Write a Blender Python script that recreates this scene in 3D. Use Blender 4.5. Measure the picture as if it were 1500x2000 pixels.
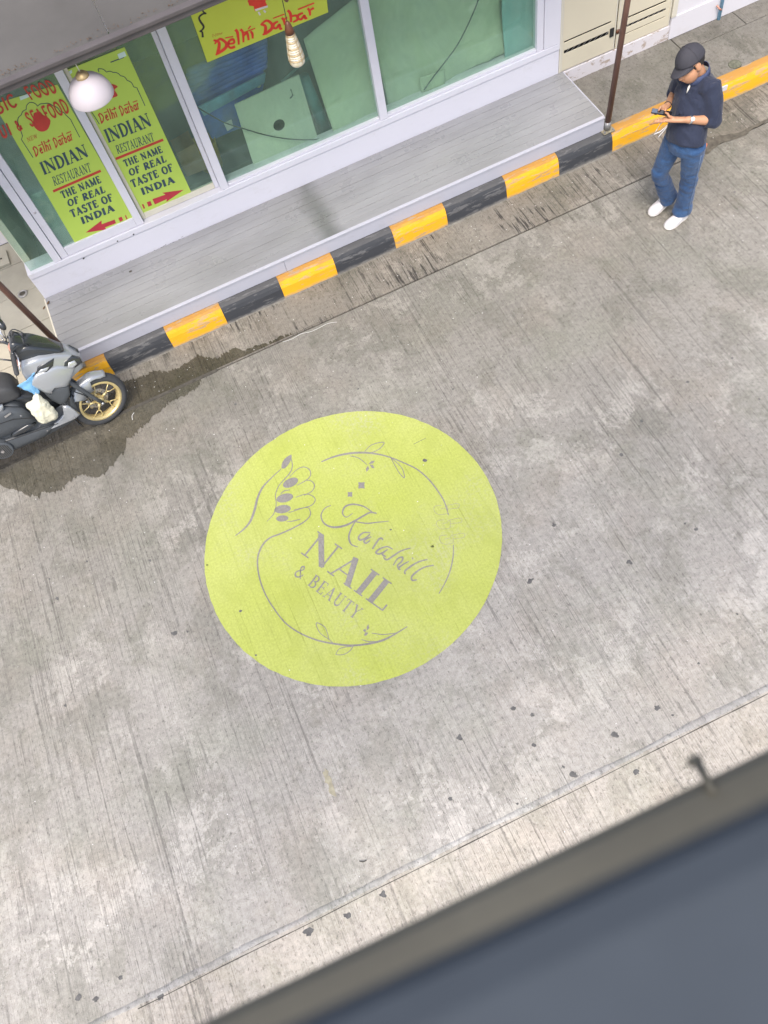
import bpy, bmesh, math, random
from mathutils import Vector, Matrix, Euler, noise as mnoise
random.seed(7)
rad = math.radians
for o in list(bpy.data.objects): bpy.data.objects.remove(o)
S = bpy.context.scene
C = S.collection
# ------------------------------------------------------------------ camera
CH = 5.8
FPX = 1626.958
cam = bpy.data.cameras.new('camera'); camo = bpy.data.objects.new('camera', cam); C.objects.link(camo)
camo.location = (0, 0, CH); camo.rotation_euler = (0.47135054, 0.15028778, -0.41775331)
cam.sensor_fit = 'VERTICAL'; cam.sensor_height = 36; cam.sensor_width = 27
cam.lens = FPX / 2000 * 36
cam.clip_start = 0.02; cam.clip_end = 400
cam.dof.use_dof = True; cam.dof.focus_distance = 7.2; cam.dof.aperture_fstop = 5.0
S.camera = camo
# ------------------------------------------------------------------ world, sun, exposure
SUN_EL, SUN_AZ = rad(62), rad(205)       # azimuth of the sun, from +Y clockwise
w = bpy.data.worlds.new('World'); S.world = w; w.use_nodes = True
nt = w.node_tree; bg = nt.nodes['Background']
sky = nt.nodes.new('ShaderNodeTexSky'); sky.sky_type = 'NISHITA'; sky.sun_disc = False
sky.sun_elevation = SUN_EL; sky.sun_rotation = SUN_AZ
sky.air_density = 1.0; sky.dust_density = 4.0; sky.ozone_density = 1.0
nt.links.new(sky.outputs[0], bg.inputs[0]); bg.inputs[1].default_value = 0.15
sl = bpy.data.lights.new('sun', 'SUN'); sl.energy = 1.5; sl.angle = rad(24); sl.color = (1.0, 0.93, 0.84)
so = bpy.data.objects.new('sun', sl); C.objects.link(so)
sd = Vector((math.sin(SUN_AZ) * math.cos(SUN_EL), math.cos(SUN_AZ) * math.cos(SUN_EL), math.sin(SUN_EL)))
so.rotation_euler = sd.to_track_quat('Z', 'Y').to_euler()
S.view_settings.view_transform = 'Standard'; S.view_settings.look = 'None'
S.view_settings.gamma = 1; S.view_settings.use_curve_mapping = False
S.view_settings.exposure = 0.78
S.render.engine = 'CYCLES'
try:
    S.cycles.max_bounces = 8; S.cycles.transparent_max_bounces = 12
except Exception: pass

# ------------------------------------------------------------------ pixel -> point on a real plane of the place
RM = Euler((0.47135054, 0.15028778, -0.41775331), 'XYZ').to_matrix()
CP = Vector((0, 0, CH))
def ray(px, py): return RM @ Vector(((px - 750) / FPX, -(py - 1000) / FPX, -1.0))
def G(px, py, z=0.0):
    r = ray(px, py); return CP + r * ((z - CH) / r.z)
def W(px, py, y):
    r = ray(px, py); return CP + r * (y / r.y)

# ------------------------------------------------------------------ materials
M = {}
class NB:
    def __init__(s, name):
        s.m = bpy.data.materials.new(name); s.m.use_nodes = True
        s.t = s.m.node_tree; s.b = s.t.nodes['Principled BSDF']; s.out = s.t.nodes['Material Output']
        s.tc = None
    def n(s, typ, **k):
        nd = s.t.nodes.new('ShaderNode' + typ)
        for a, b in k.items(): setattr(nd, a, b)
        return nd
    def l(s, a, b): s.t.links.new(a, b)
    def co(s, scale=(1, 1, 1), loc=(0, 0, 0)):
        if s.tc is None: s.tc = s.n('TexCoord')
        mp = s.n('Mapping'); mp.inputs['Scale'].default_value = scale; mp.inputs['Location'].default_value = loc
        s.l(s.tc.outputs['Object'], mp.inputs['Vector']); return mp.outputs[0]
    def noise(s, scale=1, detail=4, rough=.55, co=None, dist=0.0):
        nd = s.n('TexNoise'); nd.inputs['Scale'].default_value = scale; nd.inputs['Detail'].default_value = detail
        nd.inputs['Roughness'].default_value = rough; nd.inputs['Distortion'].default_value = dist
        s.l(co if co is not None else s.co(), nd.inputs['Vector']); return nd.outputs['Fac']
    def ramp(s, fac, stops):
        r = s.n('ValToRGB'); e = r.color_ramp.elements
        while len(e) < len(stops): e.new(0.5)
        for i, (p, c) in enumerate(stops):
            e[i].position = p; c = c if hasattr(c, '__len__') else (c, c, c); e[i].color = (*c[:3], 1)
        s.l(fac, r.inputs[0]); return r.outputs[0]
    def mix(s, fac, a, b, mode='MIX'):
        m = s.n('MixRGB', blend_type=mode)
        for i, v in ((0, fac), (1, a), (2, b)):
            if hasattr(v, 'is_linked') or hasattr(v, 'links'): s.l(v, m.inputs[i])
            elif i == 0: m.inputs[0].default_value = v
            else:
                v = v if hasattr(v, '__len__') else (v, v, v); m.inputs[i].default_value = (*v[:3], 1)
        return m.outputs[0]
    def math(s, op, a, b=0.0, clamp=False):
        m = s.n('Math', operation=op); m.use_clamp = clamp
        for i, v in ((0, a), (1, b)):
            if hasattr(v, 'links'): s.l(v, m.inputs[i])
            else: m.inputs[i].default_value = v
        return m.outputs[0]
    def bump(s, h, strength=.3, dist=.01):
        b = s.n('Bump'); b.inputs['Strength'].default_value = strength; b.inputs['Distance'].default_value = dist
        s.l(h, b.inputs['Height']); s.l(b.outputs[0], s.b.inputs['Normal'])
    def col(s, c):
        if hasattr(c, 'links'): s.l(c, s.b.inputs['Base Color'])
        else: s.b.inputs['Base Color'].default_value = (*c, 1)
    def set(s, **k):
        for a, b in k.items():
            nm = {'rough': 'Roughness', 'metal': 'Metallic', 'spec': 'Specular IOR Level', 'coat': 'Coat Weight', 'alpha': 'Alpha', 'trans': 'Transmission Weight', 'sheen': 'Sheen Weight', 'sss': 'Subsurface Weight'}[a]
            if hasattr(b, 'links'): s.l(b, s.b.inputs[nm])
            else: s.b.inputs[nm].default_value = b

def plain(name, c, rough=.6, var=.12, nscale=9, metal=0, spec=.5, bump=.0, bscale=40, coat=0, stretch=(1, 1, 1)):
    b = NB(name)
    n1 = b.noise(nscale, 6, .6, b.co(stretch))
    lo = tuple(x * (1 - var) for x in c); hi = tuple(min(1, x * (1 + var)) for x in c)
    b.col(b.ramp(n1, [(.3, lo), (.7, hi)])); b.set(rough=rough, metal=metal, spec=spec, coat=coat)
    if bump: b.bump(b.noise(bscale, 4, .6, b.co(stretch)), bump, .005)
    M[name] = b.m; return b.m

def concrete(name, a, c, lines=.5, warm=(1, 1, 1), yfade=None, wet=False, groove=0.0, pale=.5):
    b = NB(name)
    big = b.noise(.55, 5, .55, b.co((1, 1, 1), (3, 7, 1)))
    mid = b.noise(2.1, 13, .76, b.co((1, .75, 1), (1, 2, 0)), .25)
    fin = b.noise(26, 8, .75)
    grain = b.noise(110, 3, .7)
    col = b.ramp(big, [(.3, a), (.7, c)])
    dk = b.ramp(mid, [(.40, (.80, .81, .785)), (.465, (.88, .885, .865)), (.49, (1.0, 1.0, 1.0))])
    col = b.mix(1.0, col, dk, 'MULTIPLY')
    # worn pale scabs
    pm = b.math('MULTIPLY', b.ramp(b.noise(2.6, 14, .80, b.co((1, .8, 1), (11, 5, 0)), .2), [(.515, 0), (.535, 1)]),
                b.ramp(b.noise(.9, 3, .5, b.co((1, 1, 1), (2, 9, 0))), [(.42, 0), (.58, 1)]))
    pale_c = tuple(min(.8, x * 1.4) for x in c)
    col = b.mix(b.math('MULTIPLY', pm, pale), col, pale_c)
    # pink / green tints
    col = b.mix(b.math('MULTIPLY', b.ramp(b.noise(1.7, 5, .6, b.co((1, 1, 1), (5, 1, 4))), [(.5, 0), (.7, 1)]), .4), col, tuple(x * y for x, y in zip(c, (1.0, .93, .87))))
    col = b.mix(b.math('MULTIPLY', b.ramp(b.noise(1.3, 5, .6, b.co((1, 1, 1), (8, 3, 4))), [(.5, 0), (.7, 1)]), .45), col, tuple(x * y for x, y in zip(a, (.93, .99, .90))))
    # broom lines run across the street
    brk = b.math('MULTIPLY', b.math('SUBTRACT', b.noise(1, 4, .7, b.co((20, 9, 1), (2, 2, 0))), .5), .16)
    ln = b.math('ADD', b.math('MULTIPLY', b.math('ABSOLUTE', b.math('SUBTRACT', b.noise(1, 1, .5, b.co((26, .28, 1))), .5)), 1.0), b.math('MULTIPLY', brk, .45))
    ln2 = b.math('ADD', b.math('MULTIPLY', b.math('ABSOLUTE', b.math('SUBTRACT', b.noise(1, 1, .5, b.co((60, .40, 1), (4, 0, 0))), .5)), 1.0), b.math('MULTIPLY', brk, .8))
    lmask = b.ramp(b.noise(.8, 4, .6, b.co((1.3, .8, 1), (1, 14, 0))), [(.36, .25), (.56, 1)])
    l1 = b.math('MULTIPLY', b.ramp(ln, [(.004, 1), (.016, 0)]), lmask)
    l2 = b.math('MULTIPLY', b.ramp(ln2, [(.008, 1), (.034, 0)]), lmask)
    col = b.mix(b.math('MULTIPLY', l1, lines, True), col, tuple(x * .38 for x in a))
    col = b.mix(b.math('MULTIPLY', l2, lines * .6, True), col, tuple(x * .55 for x in a))
    col = b.mix(1.0, col, b.ramp(fin, [(.34, .78), (.60, 1.08)]), 'MULTIPLY')
    pit = b.ramp(b.noise(52, 4, .75, b.co((1, .55, 1))), [(.36, .50), (.43, 1.0)])
    col = b.mix(.8, col, pit, 'MULTIPLY')
    col = b.mix(.6, col, b.ramp(grain, [(.3, .86), (.7, 1.1)]), 'MULTIPLY')
    if groove:
        g = b.math('MULTIPLY', b.ramp(b.noise(1, 4, .6, b.co((40, 3.0, 1), (9, 0, 0))), [(.40, 1), (.46, 0)]),
                   b.ramp(b.noise(1.0, 3, .5, b.co((1.6, 2, 1), (6.4, 1, 0))), [(.48, 0), (.6, 1)]))
        col = b.mix(b.math('MULTIPLY', g, groove, True), col, (.045, .042, .04))
    if yfade:   # brightness falloff towards the shop painted in, along with water stains by the gutter
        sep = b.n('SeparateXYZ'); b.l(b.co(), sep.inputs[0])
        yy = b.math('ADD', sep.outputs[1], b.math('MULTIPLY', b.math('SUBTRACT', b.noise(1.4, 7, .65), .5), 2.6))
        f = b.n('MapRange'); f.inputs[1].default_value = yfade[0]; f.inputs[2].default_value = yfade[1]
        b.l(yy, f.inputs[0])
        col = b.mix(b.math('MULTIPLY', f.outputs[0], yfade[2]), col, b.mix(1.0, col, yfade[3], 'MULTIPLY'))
    if wet:
        col = b.mix(1.0, col, (.29, .278, .235), 'MULTIPLY')
        b.set(rough=b.ramp(b.noise(9, 5, .6), [(.35, .06), (.65, .38)]), spec=.5)
    else:
        b.set(rough=.88, spec=.25)
    b.col(col)
    h = b.math('SUBTRACT', b.math('MULTIPLY', fin, .6), b.math('ADD', b.math('MULTIPLY', l1, .5), b.math('MULTIPLY', l2, .35)))
    b.bump(h, .45, .012)
    M[name] = b.m; return b.m

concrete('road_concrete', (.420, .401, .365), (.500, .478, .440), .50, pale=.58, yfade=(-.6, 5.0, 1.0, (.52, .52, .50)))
concrete('wet_concrete', (.33, .325, .30), (.45, .435, .41), .6, wet=True)
concrete('near_concrete', (.44, .41, .36), (.53, .49, .43), .55, pale=.2)
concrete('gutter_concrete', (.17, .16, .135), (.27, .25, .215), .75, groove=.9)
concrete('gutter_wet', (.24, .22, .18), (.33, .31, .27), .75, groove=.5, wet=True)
concrete('pavement_concrete', (.15, .142, .125), (.25, .24, .215), .03, pale=.3)
concrete('mortar', (.33, .325, .31), (.43, .42, .40), .05, pale=.6)

def paint_on_concrete(name, c, wear=.5, c2=None):
    b = NB(name)
    n = b.noise(1.1, 6, .6); c2 = c2 or tuple(x * .93 for x in c)
    col = b.ramp(n, [(.35, c), (.65, c2)])
    ln2 = b.noise(1, 2, .5, b.co((75, 1.6, 1), (4, 0, 0))); ln = b.noise(1, 3, .6, b.co((34, 1.1, 1)))
    col = b.mix(b.math('MULTIPLY', b.ramp(ln2, [(.30, 1), (.45, 0)]), .35), col, tuple(x * .72 for x in c))
    col = b.mix(b.math('MULTIPLY', b.ramp(ln, [(.30, 1), (.37, 0)]), .55), col, tuple(x * .6 for x in c))
    fin = b.noise(60, 6, .75)
    col = b.mix(1.0, col, b.ramp(fin, [(.32, .80), (.62, 1.08)]), 'MULTIPLY')
    col = b.mix(b.math('MULTIPLY', b.ramp(b.noise(2.1, 12, .76, b.co((1, .75, 1), (1, 2, 0)), .25), [(.43, 1), (.50, 0)]), .35), col, tuple(x * .80 for x in c))
    wr = b.math('MULTIPLY', b.ramp(b.noise(34, 7, .85), [(.48, 0), (.58, 1)]), b.ramp(b.noise(1.5, 3, .5, b.co((1, 1, 1), (4, 4, 2))), [(.5, 0), (.75, 1)]))
    col = b.mix(b.math('MULTIPLY', wr, wear), col, (.44, .45, .27))
    b.col(col); b.set(rough=.8, spec=.25)
    b.bump(b.math('ADD', b.math('MULTIPLY', ln2, .5), b.math('ADD', b.math('MULTIPLY', ln, .4), b.math('MULTIPLY', fin, .4))), .3, .01)
    M[name] = b.m; return b.m
paint_on_concrete('lime_paint', (.42, .475, .10), 1.0, (.455, .50, .15))
paint_on_concrete('logo_grey', (.225, .212, .198), .7, (.29, .275, .255))

paint_on_concrete('logo_faint', (.33, .33, .20), .7, (.37, .37, .21))
def kerb_paint(name, c, dirt, cov=.55, chips=(.3, .28, .25)):
    b = NB(name)
    geo = b.n('NewGeometry'); sp = b.n('SeparateXYZ'); b.l(geo.outputs['Normal'], sp.inputs[0])
    top = b.ramp(b.math('ADD', sp.outputs[2], b.math('MULTIPLY', b.math('SUBTRACT', b.noise(7, 6, .65), .5), .9)), [(.48, 0), (.86, 1)])
    col = b.mix(b.noise(3, 6, .6), tuple(x * .9 for x in c), c)
    col = b.mix(b.math('MULTIPLY', top, cov), col, dirt)
    sc = b.ramp(b.noise(1, 6, .7, b.co((5, 26, 26))), [(.545, 0), (.60, 1)])
    col = b.mix(b.math('MULTIPLY', sc, .6), col, chips)
    spz = b.n('SeparateXYZ'); b.l(b.co(), spz.inputs[0])
    low = b.ramp(b.math('ADD', spz.outputs[2], b.math('MULTIPLY', b.math('SUBTRACT', b.noise(9, 6, .7), .5), .06)), [(.0, 1), (.035, 0)])
    col = b.mix(b.math('MULTIPLY', low, .7), col, (.30, .285, .26))
    b.col(col); b.set(rough=.62, spec=.35); b.bump(b.noise(30, 6, .7), .25, .006)
    M[name] = b.m
kerb_paint('kerb_yellow', (.86, .44, .018), (.36, .19, .055), .85)
kerb_paint('kerb_black', (.05, .054, .062), (.11, .11, .108), .5, (.17, .17, .17))

def wood_deck():
    b = NB('deck_paint')
    n = b.noise(1, 6, .6, b.co((1.3, 3.5, 1))); st = b.noise(1, 4, .6, b.co((1.5, 60, 60)))
    col = b.ramp(n, [(.35, (.255, .26, .272)), (.65, (.31, .315, .330))])
    col = b.mix(.5, col, b.ramp(st, [(.3, .90), (.7, 1.05)]), 'MULTIPLY')
    # dark mould patch across the boards
    sp = b.n('SeparateXYZ'); b.l(b.co(), sp.inputs[0])
    dx = b.math('ABSOLUTE', b.math('SUBTRACT', sp.outputs[0], 1.11 - 1.15))
    dd = b.math('ADD', dx, b.math('MULTIPLY', b.math('SUBTRACT', b.noise(5, 7, .7), .5), .22))
    col = b.mix(b.math('MULTIPLY', b.ramp(dd, [(.02, 1), (.16, 0)]), .62), col, (.085, .095, .085))
    dirt = b.ramp(b.noise(1.2, 5, .55, b.co((.7, 2, 1), (3, 3, 0))), [(.42, 0), (.85, 1)])
    col = b.mix(b.math('MULTIPLY', dirt, .5), col, (.19, .19, .17))
    b.col(col); b.set(rough=b.ramp(b.noise(4, 4, .6), [(.3, .22), (.7, .45)]), spec=.45); b.bump(st, .12, .004)
    M['deck_paint'] = b.m
wood_deck()

def white_paint(name, c=(.76, .755, .80), dirt=.25, dc=(.45, .42, .38), rough=.45, sc=1.0, th=.57):
    b = NB(name)
    col = b.mix(b.noise(2 * sc, 5, .6), tuple(x * .95 for x in c), c)
    d = b.ramp(b.noise(3 * sc, 8, .72, b.co((1, 1, 1.7))), [(th, 0), (th + .06 if th < .57 else .72, 1)])
    col = b.mix(b.math('MULTIPLY', d, dirt), col, dc)
    b.col(col); b.set(rough=rough, spec=.4); b.bump(b.noise(35, 4, .6), .06, .004)
    M[name] = b.m
white_paint('frame_white', (.69, .69, .76), .30, (.50, .49, .50), .45, 1.6)
white_paint('wall_white', (.70, .69, .73), .35, (.55, .52, .50), .65)
white_paint('wall_flaking', (.68, .65, .67), .85, (.36, .28, .21), .7, 3.2, .53)
white_paint('fascia_white', (.47, .48, .55), .5, (.36, .37, .40), .5)
white_paint('cream_metal', (.66, .61, .47), .15, (.50, .44, .34), .45)
white_paint('cream_wall', (.66, .63, .53), .3)
plain('tile_beige', (.42, .39, .31), .55, .15, 3, bump=.1)
plain('tile_grey', (.33, .32, .27), .6, .15, 3, bump=.1)
plain('awning_sheet', (.082, .080, .077), .75, .22, 1.3, spec=.5, bump=.08, bscale=6)
plain('awning_lip', (.085, .077, .08), .5, .15, 5)
plain('dry_leaf', (.12, .07, .035), .8, .5, 30)
plain('pole_brown', (.16, .085, .065), .45, .25, 14, stretch=(1, 1, .3))
plain('steel_grey', (.33, .33, .33), .45, .2, 20, metal=.6)
plain('plate_olive', (.23, .21, .15), .7, .3, 20)
plain('dark_gap', (.02, .02, .02), .9, .2, 8)
plain('joint_dark', (.07, .065, .055), .9, .4, 20)
plain('lime_print', (.45, .62, .10), .35, .04, 3, coat=.1)
plain('lime_sign', (.58, .66, .07), .35, .04, 3)
plain('navy_ink', (.035, .07, .10), .5, .1)
plain('red_ink', (.50, .045, .035), .5, .12)
plain('sign_red', (.78, .045, .025), .45, .1)
plain('maroon_ink', (.45, .03, .05), .5, .12)
plain('black_ink', (.03, .035, .03), .5, .1)
plain('ornament_grey', (.75, .70, .68), .5, .1)
plain('board_white', (.56, .60, .47), .6, .08, 3, bump=.05, bscale=6)
plain('sheet_white', (.50, .56, .40), .7, .12, 1.2, bump=.15, bscale=3)
plain('teal_sheet', (.24, .46, .46), .6, .12, 2)
plain('blue_bag', (.04, .11, .50), .45, .5, 5, bump=.5, bscale=9)
plain('blue_plastic', (.16, .36, .50), .3, .35, 7, bump=.4, bscale=14)
plain('roll_teal', (.10, .28, .32), .5, .35, 4)
plain('red_cloth', (.45, .06, .05), .8, .2)
plain('yellow_bucket', (.60, .38, .04), .5, .15)
plain('cable_black', (.02, .025, .03), .5, .1)
plain('interior_wall', (.42, .52, .50), .8, .35, 1.0)
plain('interior_floor', (.10, .13, .12), .6, .2, 3)
plain('interior_dark', (.07, .085, .09), .8, .4, 2)
plain('freezer_body', (.58, .74, .72), .4, .06, 2)
plain('brown_box', (.30, .18, .09), .8, .2, 5)
plain('blue_pipe', (.28, .55, .75), .5, .2, 15)
plain('lamp_opal', (.52, .485, .52), .5, .03, 3, coat=.3)
plain('brass', (.50, .38, .20), .45, .15, 30, metal=.5)
plain('lamp_wood', (.13, .05, .025), .4, .2, 30)
plain('lamp_ribs', (.80, .75, .60), .25, .2, 40, metal=.3, spec=.8)
plain('cord_white', (.7, .68, .62), .5, .05)
plain('gum_dark', (.12, .118, .115), .85, .3, 40)
plain('litter_white', (.7, .7, .68), .6, .1)
plain('litter_orange', (.55, .17, .06), .6, .2)
plain('mud', (.10, .09, .07), .8, .4, 20, bump=.4)
plain('ledge_blue', (.060, .071, .084), .95, .25, 3, spec=.1)
plain('ledge_lip', (.12, .11, .08), .6, .2, 6)
plain('building_grey', (.40, .39, .38), .8, .1, 1)
plain('manhole_iron', (.12, .125, .09), .7, .4, 40, bump=.5, bscale=60)
plain('kerb_sticker', (.62, .60, .62), .5, .15, 40)
plain('mould_yellow', (.35, .325, .235), .9, .2, 30)
# scooter and person
plain('scooter_silver', (.42, .445, .47), .28, .04, 3, metal=.35, coat=.6)
plain('scooter_black', (.035, .04, .045), .22, .1, 3, coat=.5)
plain('scooter_matt', (.075, .085, .095), .45, .12, 5)
plain('seat_vinyl', (.06, .062, .065), .55, .15, 8, bump=.15, bscale=160)
plain('tyre_rubber', (.055, .058, .062), .75, .15, 20)
plain('gold_rim', (.66, .54, .26), .32, .08, 10, metal=.35, coat=.4)
plain('chrome', (.72, .72, .74), .18, .05, 10, metal=.9)
plain('disc_steel', (.60, .60, .60), .3, .1, 30, metal=.8)
plain('lens_clear', (.60, .63, .66), .12, .1, 20, metal=.4, coat=1)
plain('cream_bag', (.72, .70, .55), .5, .06, 6, bump=.6, bscale=14)
plain('blue_mask', (.20, .45, .72), .7, .12, 12, bump=.3, bscale=25)
plain('copper_trim', (.55, .27, .20), .4, .1, 10)
b = NB('skin'); b.col(b.ramp(b.noise(14, 5, .6), [(.3, (.46, .235, .13)), (.7, (.56, .30, .175))])); b.set(rough=.5, sss=.06); M['skin'] = b.m
b = NB('jeans')
col = b.ramp(b.noise(6, 6, .65, b.co((1, 1, .5))), [(.3, (.022, .06, .15)), (.7, (.055, .125, .265))])
col = b.mix(.5, col, b.ramp(b.noise(180, 3, .6, b.co((1, 1, .4))), [(.3, .75), (.7, 1.2)]), 'MULTIPLY')
b.col(col); b.set(rough=.85, spec=.2, sheen=.2); b.bump(b.noise(9, 5, .6, b.co((1, 1, 2.2))), .7, .03); M['jeans'] = b.m
b = NB('navy_cloth'); b.col(b.ramp(b.noise(5, 5, .6), [(.3, (.020, .026, .050)), (.7, (.034, .043, .076))])); b.set(rough=.8, spec=.25, sheen=.15)
b.bump(b.noise(6, 4, .6, b.co((1, 1, .7)), .6), .8, .035); M['navy_cloth'] = b.m
plain('collar_blue', (.05, .068, .14), .8, .15, 30)
plain('cap_cloth', (.045, .045, .056), .8, .12, 12, bump=.1, bscale=60)
plain('shoe_white', (.68, .66, .67), .6, .05, 20, bump=.1, bscale=60)
plain('sole_white', (.74, .71, .66), .6, .08, 20)
plain('phone_black', (.012, .013, .016), .12, .1, 20, coat=.6)
plain('phone_screen', (.10, .14, .22), .1, .3, 6)
plain('hair_black', (.02, .018, .017), .7, .3, 60)
plain('paper_white', (.80, .79, .80), .6, .05, 20)

def glass():
    b = NB('window_glass'); t = b.t
    tr = b.n('BsdfTransparent'); tr.inputs[0].default_value = (.88, .965, .915, 1)
    gl = b.n('BsdfGlossy'); gl.inputs[0].default_value = (.85, .95, .9, 1); gl.inputs['Roughness'].default_value = .03
    df = b.n('BsdfDiffuse'); df.inputs[0].default_value = (.36, .52, .43, 1)
    fr = b.n('Fresnel'); ge = b.n('NewGeometry'); b.l(b.math('SUBTRACT', 1.5, b.math('MULTIPLY', ge.outputs['Backfacing'], .8333)), fr.inputs[0])
    m1 = b.n('MixShader'); m2 = b.n('MixShader')
    b.l(b.ramp(b.noise(1.3, 6, .65, b.co((1, 1, .6)), .5), [(.38, .05), (.62, .20)]), m1.inputs[0]); b.l(tr.outputs[0], m1.inputs[1]); b.l(df.outputs[0], m1.inputs[2])  # patchy diffuse layer: dusty film plus painted-in milky reflections
    b.l(fr.outputs[0], m2.inputs[0]); b.l(m1.outputs[0], m2.inputs[1]); b.l(gl.outputs[0], m2.inputs[2])
    b.l(m2.outputs[0], b.out.inputs[0]); M['window_glass'] = b.m
glass()

# ------------------------------------------------------------------ mesh helpers
ORG = {}
def link(name, me, mat, parent=None, label=None, cat=None, group=None, kind=None, smooth=False, bevel=0.0, loc=None):
    """links mesh with WORLD coordinates under parent; thing meshes get an origin of their own"""
    if loc is None: loc = ORG[parent] if parent is not None else Vector((0, 0, 0))
    loc = Vector(loc)
    me.transform(Matrix.Translation(-loc))
    o = bpy.data.objects.new(name, me); C.objects.link(o)
    if parent is not None:
        o.parent = parent; o.location = loc - ORG[parent]
    else: o.location = loc
    ORG[o] = loc
    if mat: me.materials.append(M[mat])
    if smooth:
        for p in me.polygons: p.use_smooth = True
    if bevel:
        bv = o.modifiers.new('bevel', 'BEVEL'); bv.width = bevel; bv.segments = 2; bv.limit_method = 'ANGLE'
    tag(o, label, cat, group, kind); return o
def tag(o, label=None, cat=None, group=None, kind=None):
    if label: o['label'] = label
    if cat: o['category'] = cat
    if group: o['group'] = group
    if kind: o['kind'] = kind
def empty(name, loc, label=None, cat=None, group=None, kind=None):
    o = bpy.data.objects.new(name, None); C.objects.link(o); o.location = loc; ORG[o] = Vector(loc)
    o.empty_display_size = .1
    tag(o, label, cat, group, kind); return o
class MB:
    def __init__(s): s.v = []; s.f = []
    def add(s, vs, fs):
        k = len(s.v); s.v += [Vector(q) for q in vs]; s.f += [[i + k for i in f] for f in fs]; return s
    def box(s, x0, x1, y0, y1, z0, z1):
        return s.add([(x0, y0, z0), (x1, y0, z0), (x1, y1, z0), (x0, y1, z0), (x0, y0, z1), (x1, y0, z1), (x1, y1, z1), (x0, y1, z1)],
                     [(0, 3, 2, 1), (4, 5, 6, 7), (0, 1, 5, 4), (1, 2, 6, 5), (2, 3, 7, 6), (3, 0, 4, 7)])
    def prism(s, pts, off):
        """polygon pts (3D) extruded by vector off"""
        off = Vector(off); n = len(pts); a = [Vector(p) for p in pts]
        return s.add(a + [p + off for p in a], [list(range(n))[::-1], [i + n for i in range(n)]] + [(i, (i + 1) % n, (i + 1) % n + n, i + n) for i in range(n)])
    def rings(s, rs, cap=True, closed=True):
        n = len(rs[0]); k = len(s.v); vs = [p for r in rs for p in r]; fs = []
        for j in range(len(rs) - 1):
            for i in range(n if closed else n - 1):
                a = j * n + i; b2 = j * n + (i + 1) % n; fs.append((a, b2, b2 + n, a + n))
        if cap: fs.append(tuple(range(n))[::-1]); fs.append(tuple((len(rs) - 1) * n + i for i in range(n)))
        return s.add(vs, fs)
    def tube(s, path, r, n=10, hint=(0, 0, 1), rb=None, round_end=False):
        """r, rb: float or list; ellipse radii; rb measured along hint"""
        P = [Vector(p) for p in path]; m = len(P)
        ra = r if isinstance(r, (list, tuple)) else [r] * m
        rbb = ra if rb is None else (rb if isinstance(rb, (list, tuple)) else [rb] * m)
        rs = []; h = Vector(hint)
        def ring(c, t, a, bb):
            bx = h - t * h.dot(t)
            if bx.length < 1e-3: bx = Vector((1, 0, 0)) - t * t.x
            bx.normalize(); ax = bx.cross(t).normalized()
            return [c + ax * (a * math.cos(2 * math.pi * i / n)) + bx * (bb * math.sin(2 * math.pi * i / n)) for i in range(n)]
        for j in range(m):
            t = (P[min(j + 1, m - 1)] - P[max(j - 1, 0)]).normalized()
            if round_end and j == 0:
                for q in (80, 50, 25): rs.append(ring(P[0] - t * ra[0] * math.sin(rad(q)), t, ra[0] * math.cos(rad(q)), rbb[0] * math.cos(rad(q))))
            rs.append(ring(P[j], t, ra[j], rbb[j]))
            if round_end and j == m - 1:
                for q in (25, 50, 80): rs.append(ring(P[j] + t * ra[j] * math.sin(rad(q)), t, ra[j] * math.cos(rad(q)), rbb[j] * math.cos(rad(q))))
        return s.rings(rs)
    def ball(s, c, r, rot=None, n=14):
        c = Vector(c); r = Vector(r) if hasattr(r, '__len__') else Vector((r, r, r)); rs = []
        R = rot if rot is not None else Matrix.Identity(3)
        for j in range(1, n):
            a = math.pi * j / n
            rs.append([c + R @ Vector((r.x * math.sin(a) * math.cos(2 * math.pi * i / n), r.y * math.sin(a) * math.sin(2 * math.pi * i / n), -r.z * math.cos(a))) for i in range(n)])
        return s.rings(rs)
    def lathe(s, prof, c, n=28, axis=(0, 0, 1), close=False):
        ax = Vector(axis).normalized(); q = ax.to_track_quat('Z', 'Y'); c = Vector(c)
        rs = [[c + q @ Vector((r * math.cos(2 * math.pi * i / n), r * math.sin(2 * math.pi * i / n), z)) for i in range(n)] for r, z in prof]
        if close: rs.append(rs[0]); return s.rings(rs, cap=False)
        return s.rings(rs)
    def mesh(s, name='m', fix=True):
        me = bpy.data.meshes.new(name); me.from_pydata(s.v, [], s.f); me.update()
        if fix:
            bm = bmesh.new(); bm.from_mesh(me); bmesh.ops.recalc_face_normals(bm, faces=bm.faces); bm.to_mesh(me); bm.free()
        return me
    def link(s, name, mat, parent=None, **k): return link(name, s.mesh(name, k.pop('fix', True)), mat, parent, **k)
def fuse(mb, voxel, smooth=4):
    """closed overlapping solids -> one continuous smooth mesh"""
    me = mb.mesh('tmp'); o = bpy.data.objects.new('tmp', me); C.objects.link(o)
    r = o.modifiers.new('r', 'REMESH'); r.mode = 'VOXEL'; r.voxel_size = voxel; r.use_smooth_shade = True
    sm = o.modifiers.new('s', 'SMOOTH'); sm.factor = .5; sm.iterations = smooth
    dg = bpy.context.evaluated_depsgraph_get(); dg.update()
    out = bpy.data.meshes.new_from_object(o.evaluated_get(dg)); bpy.data.objects.remove(o); return out
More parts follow.
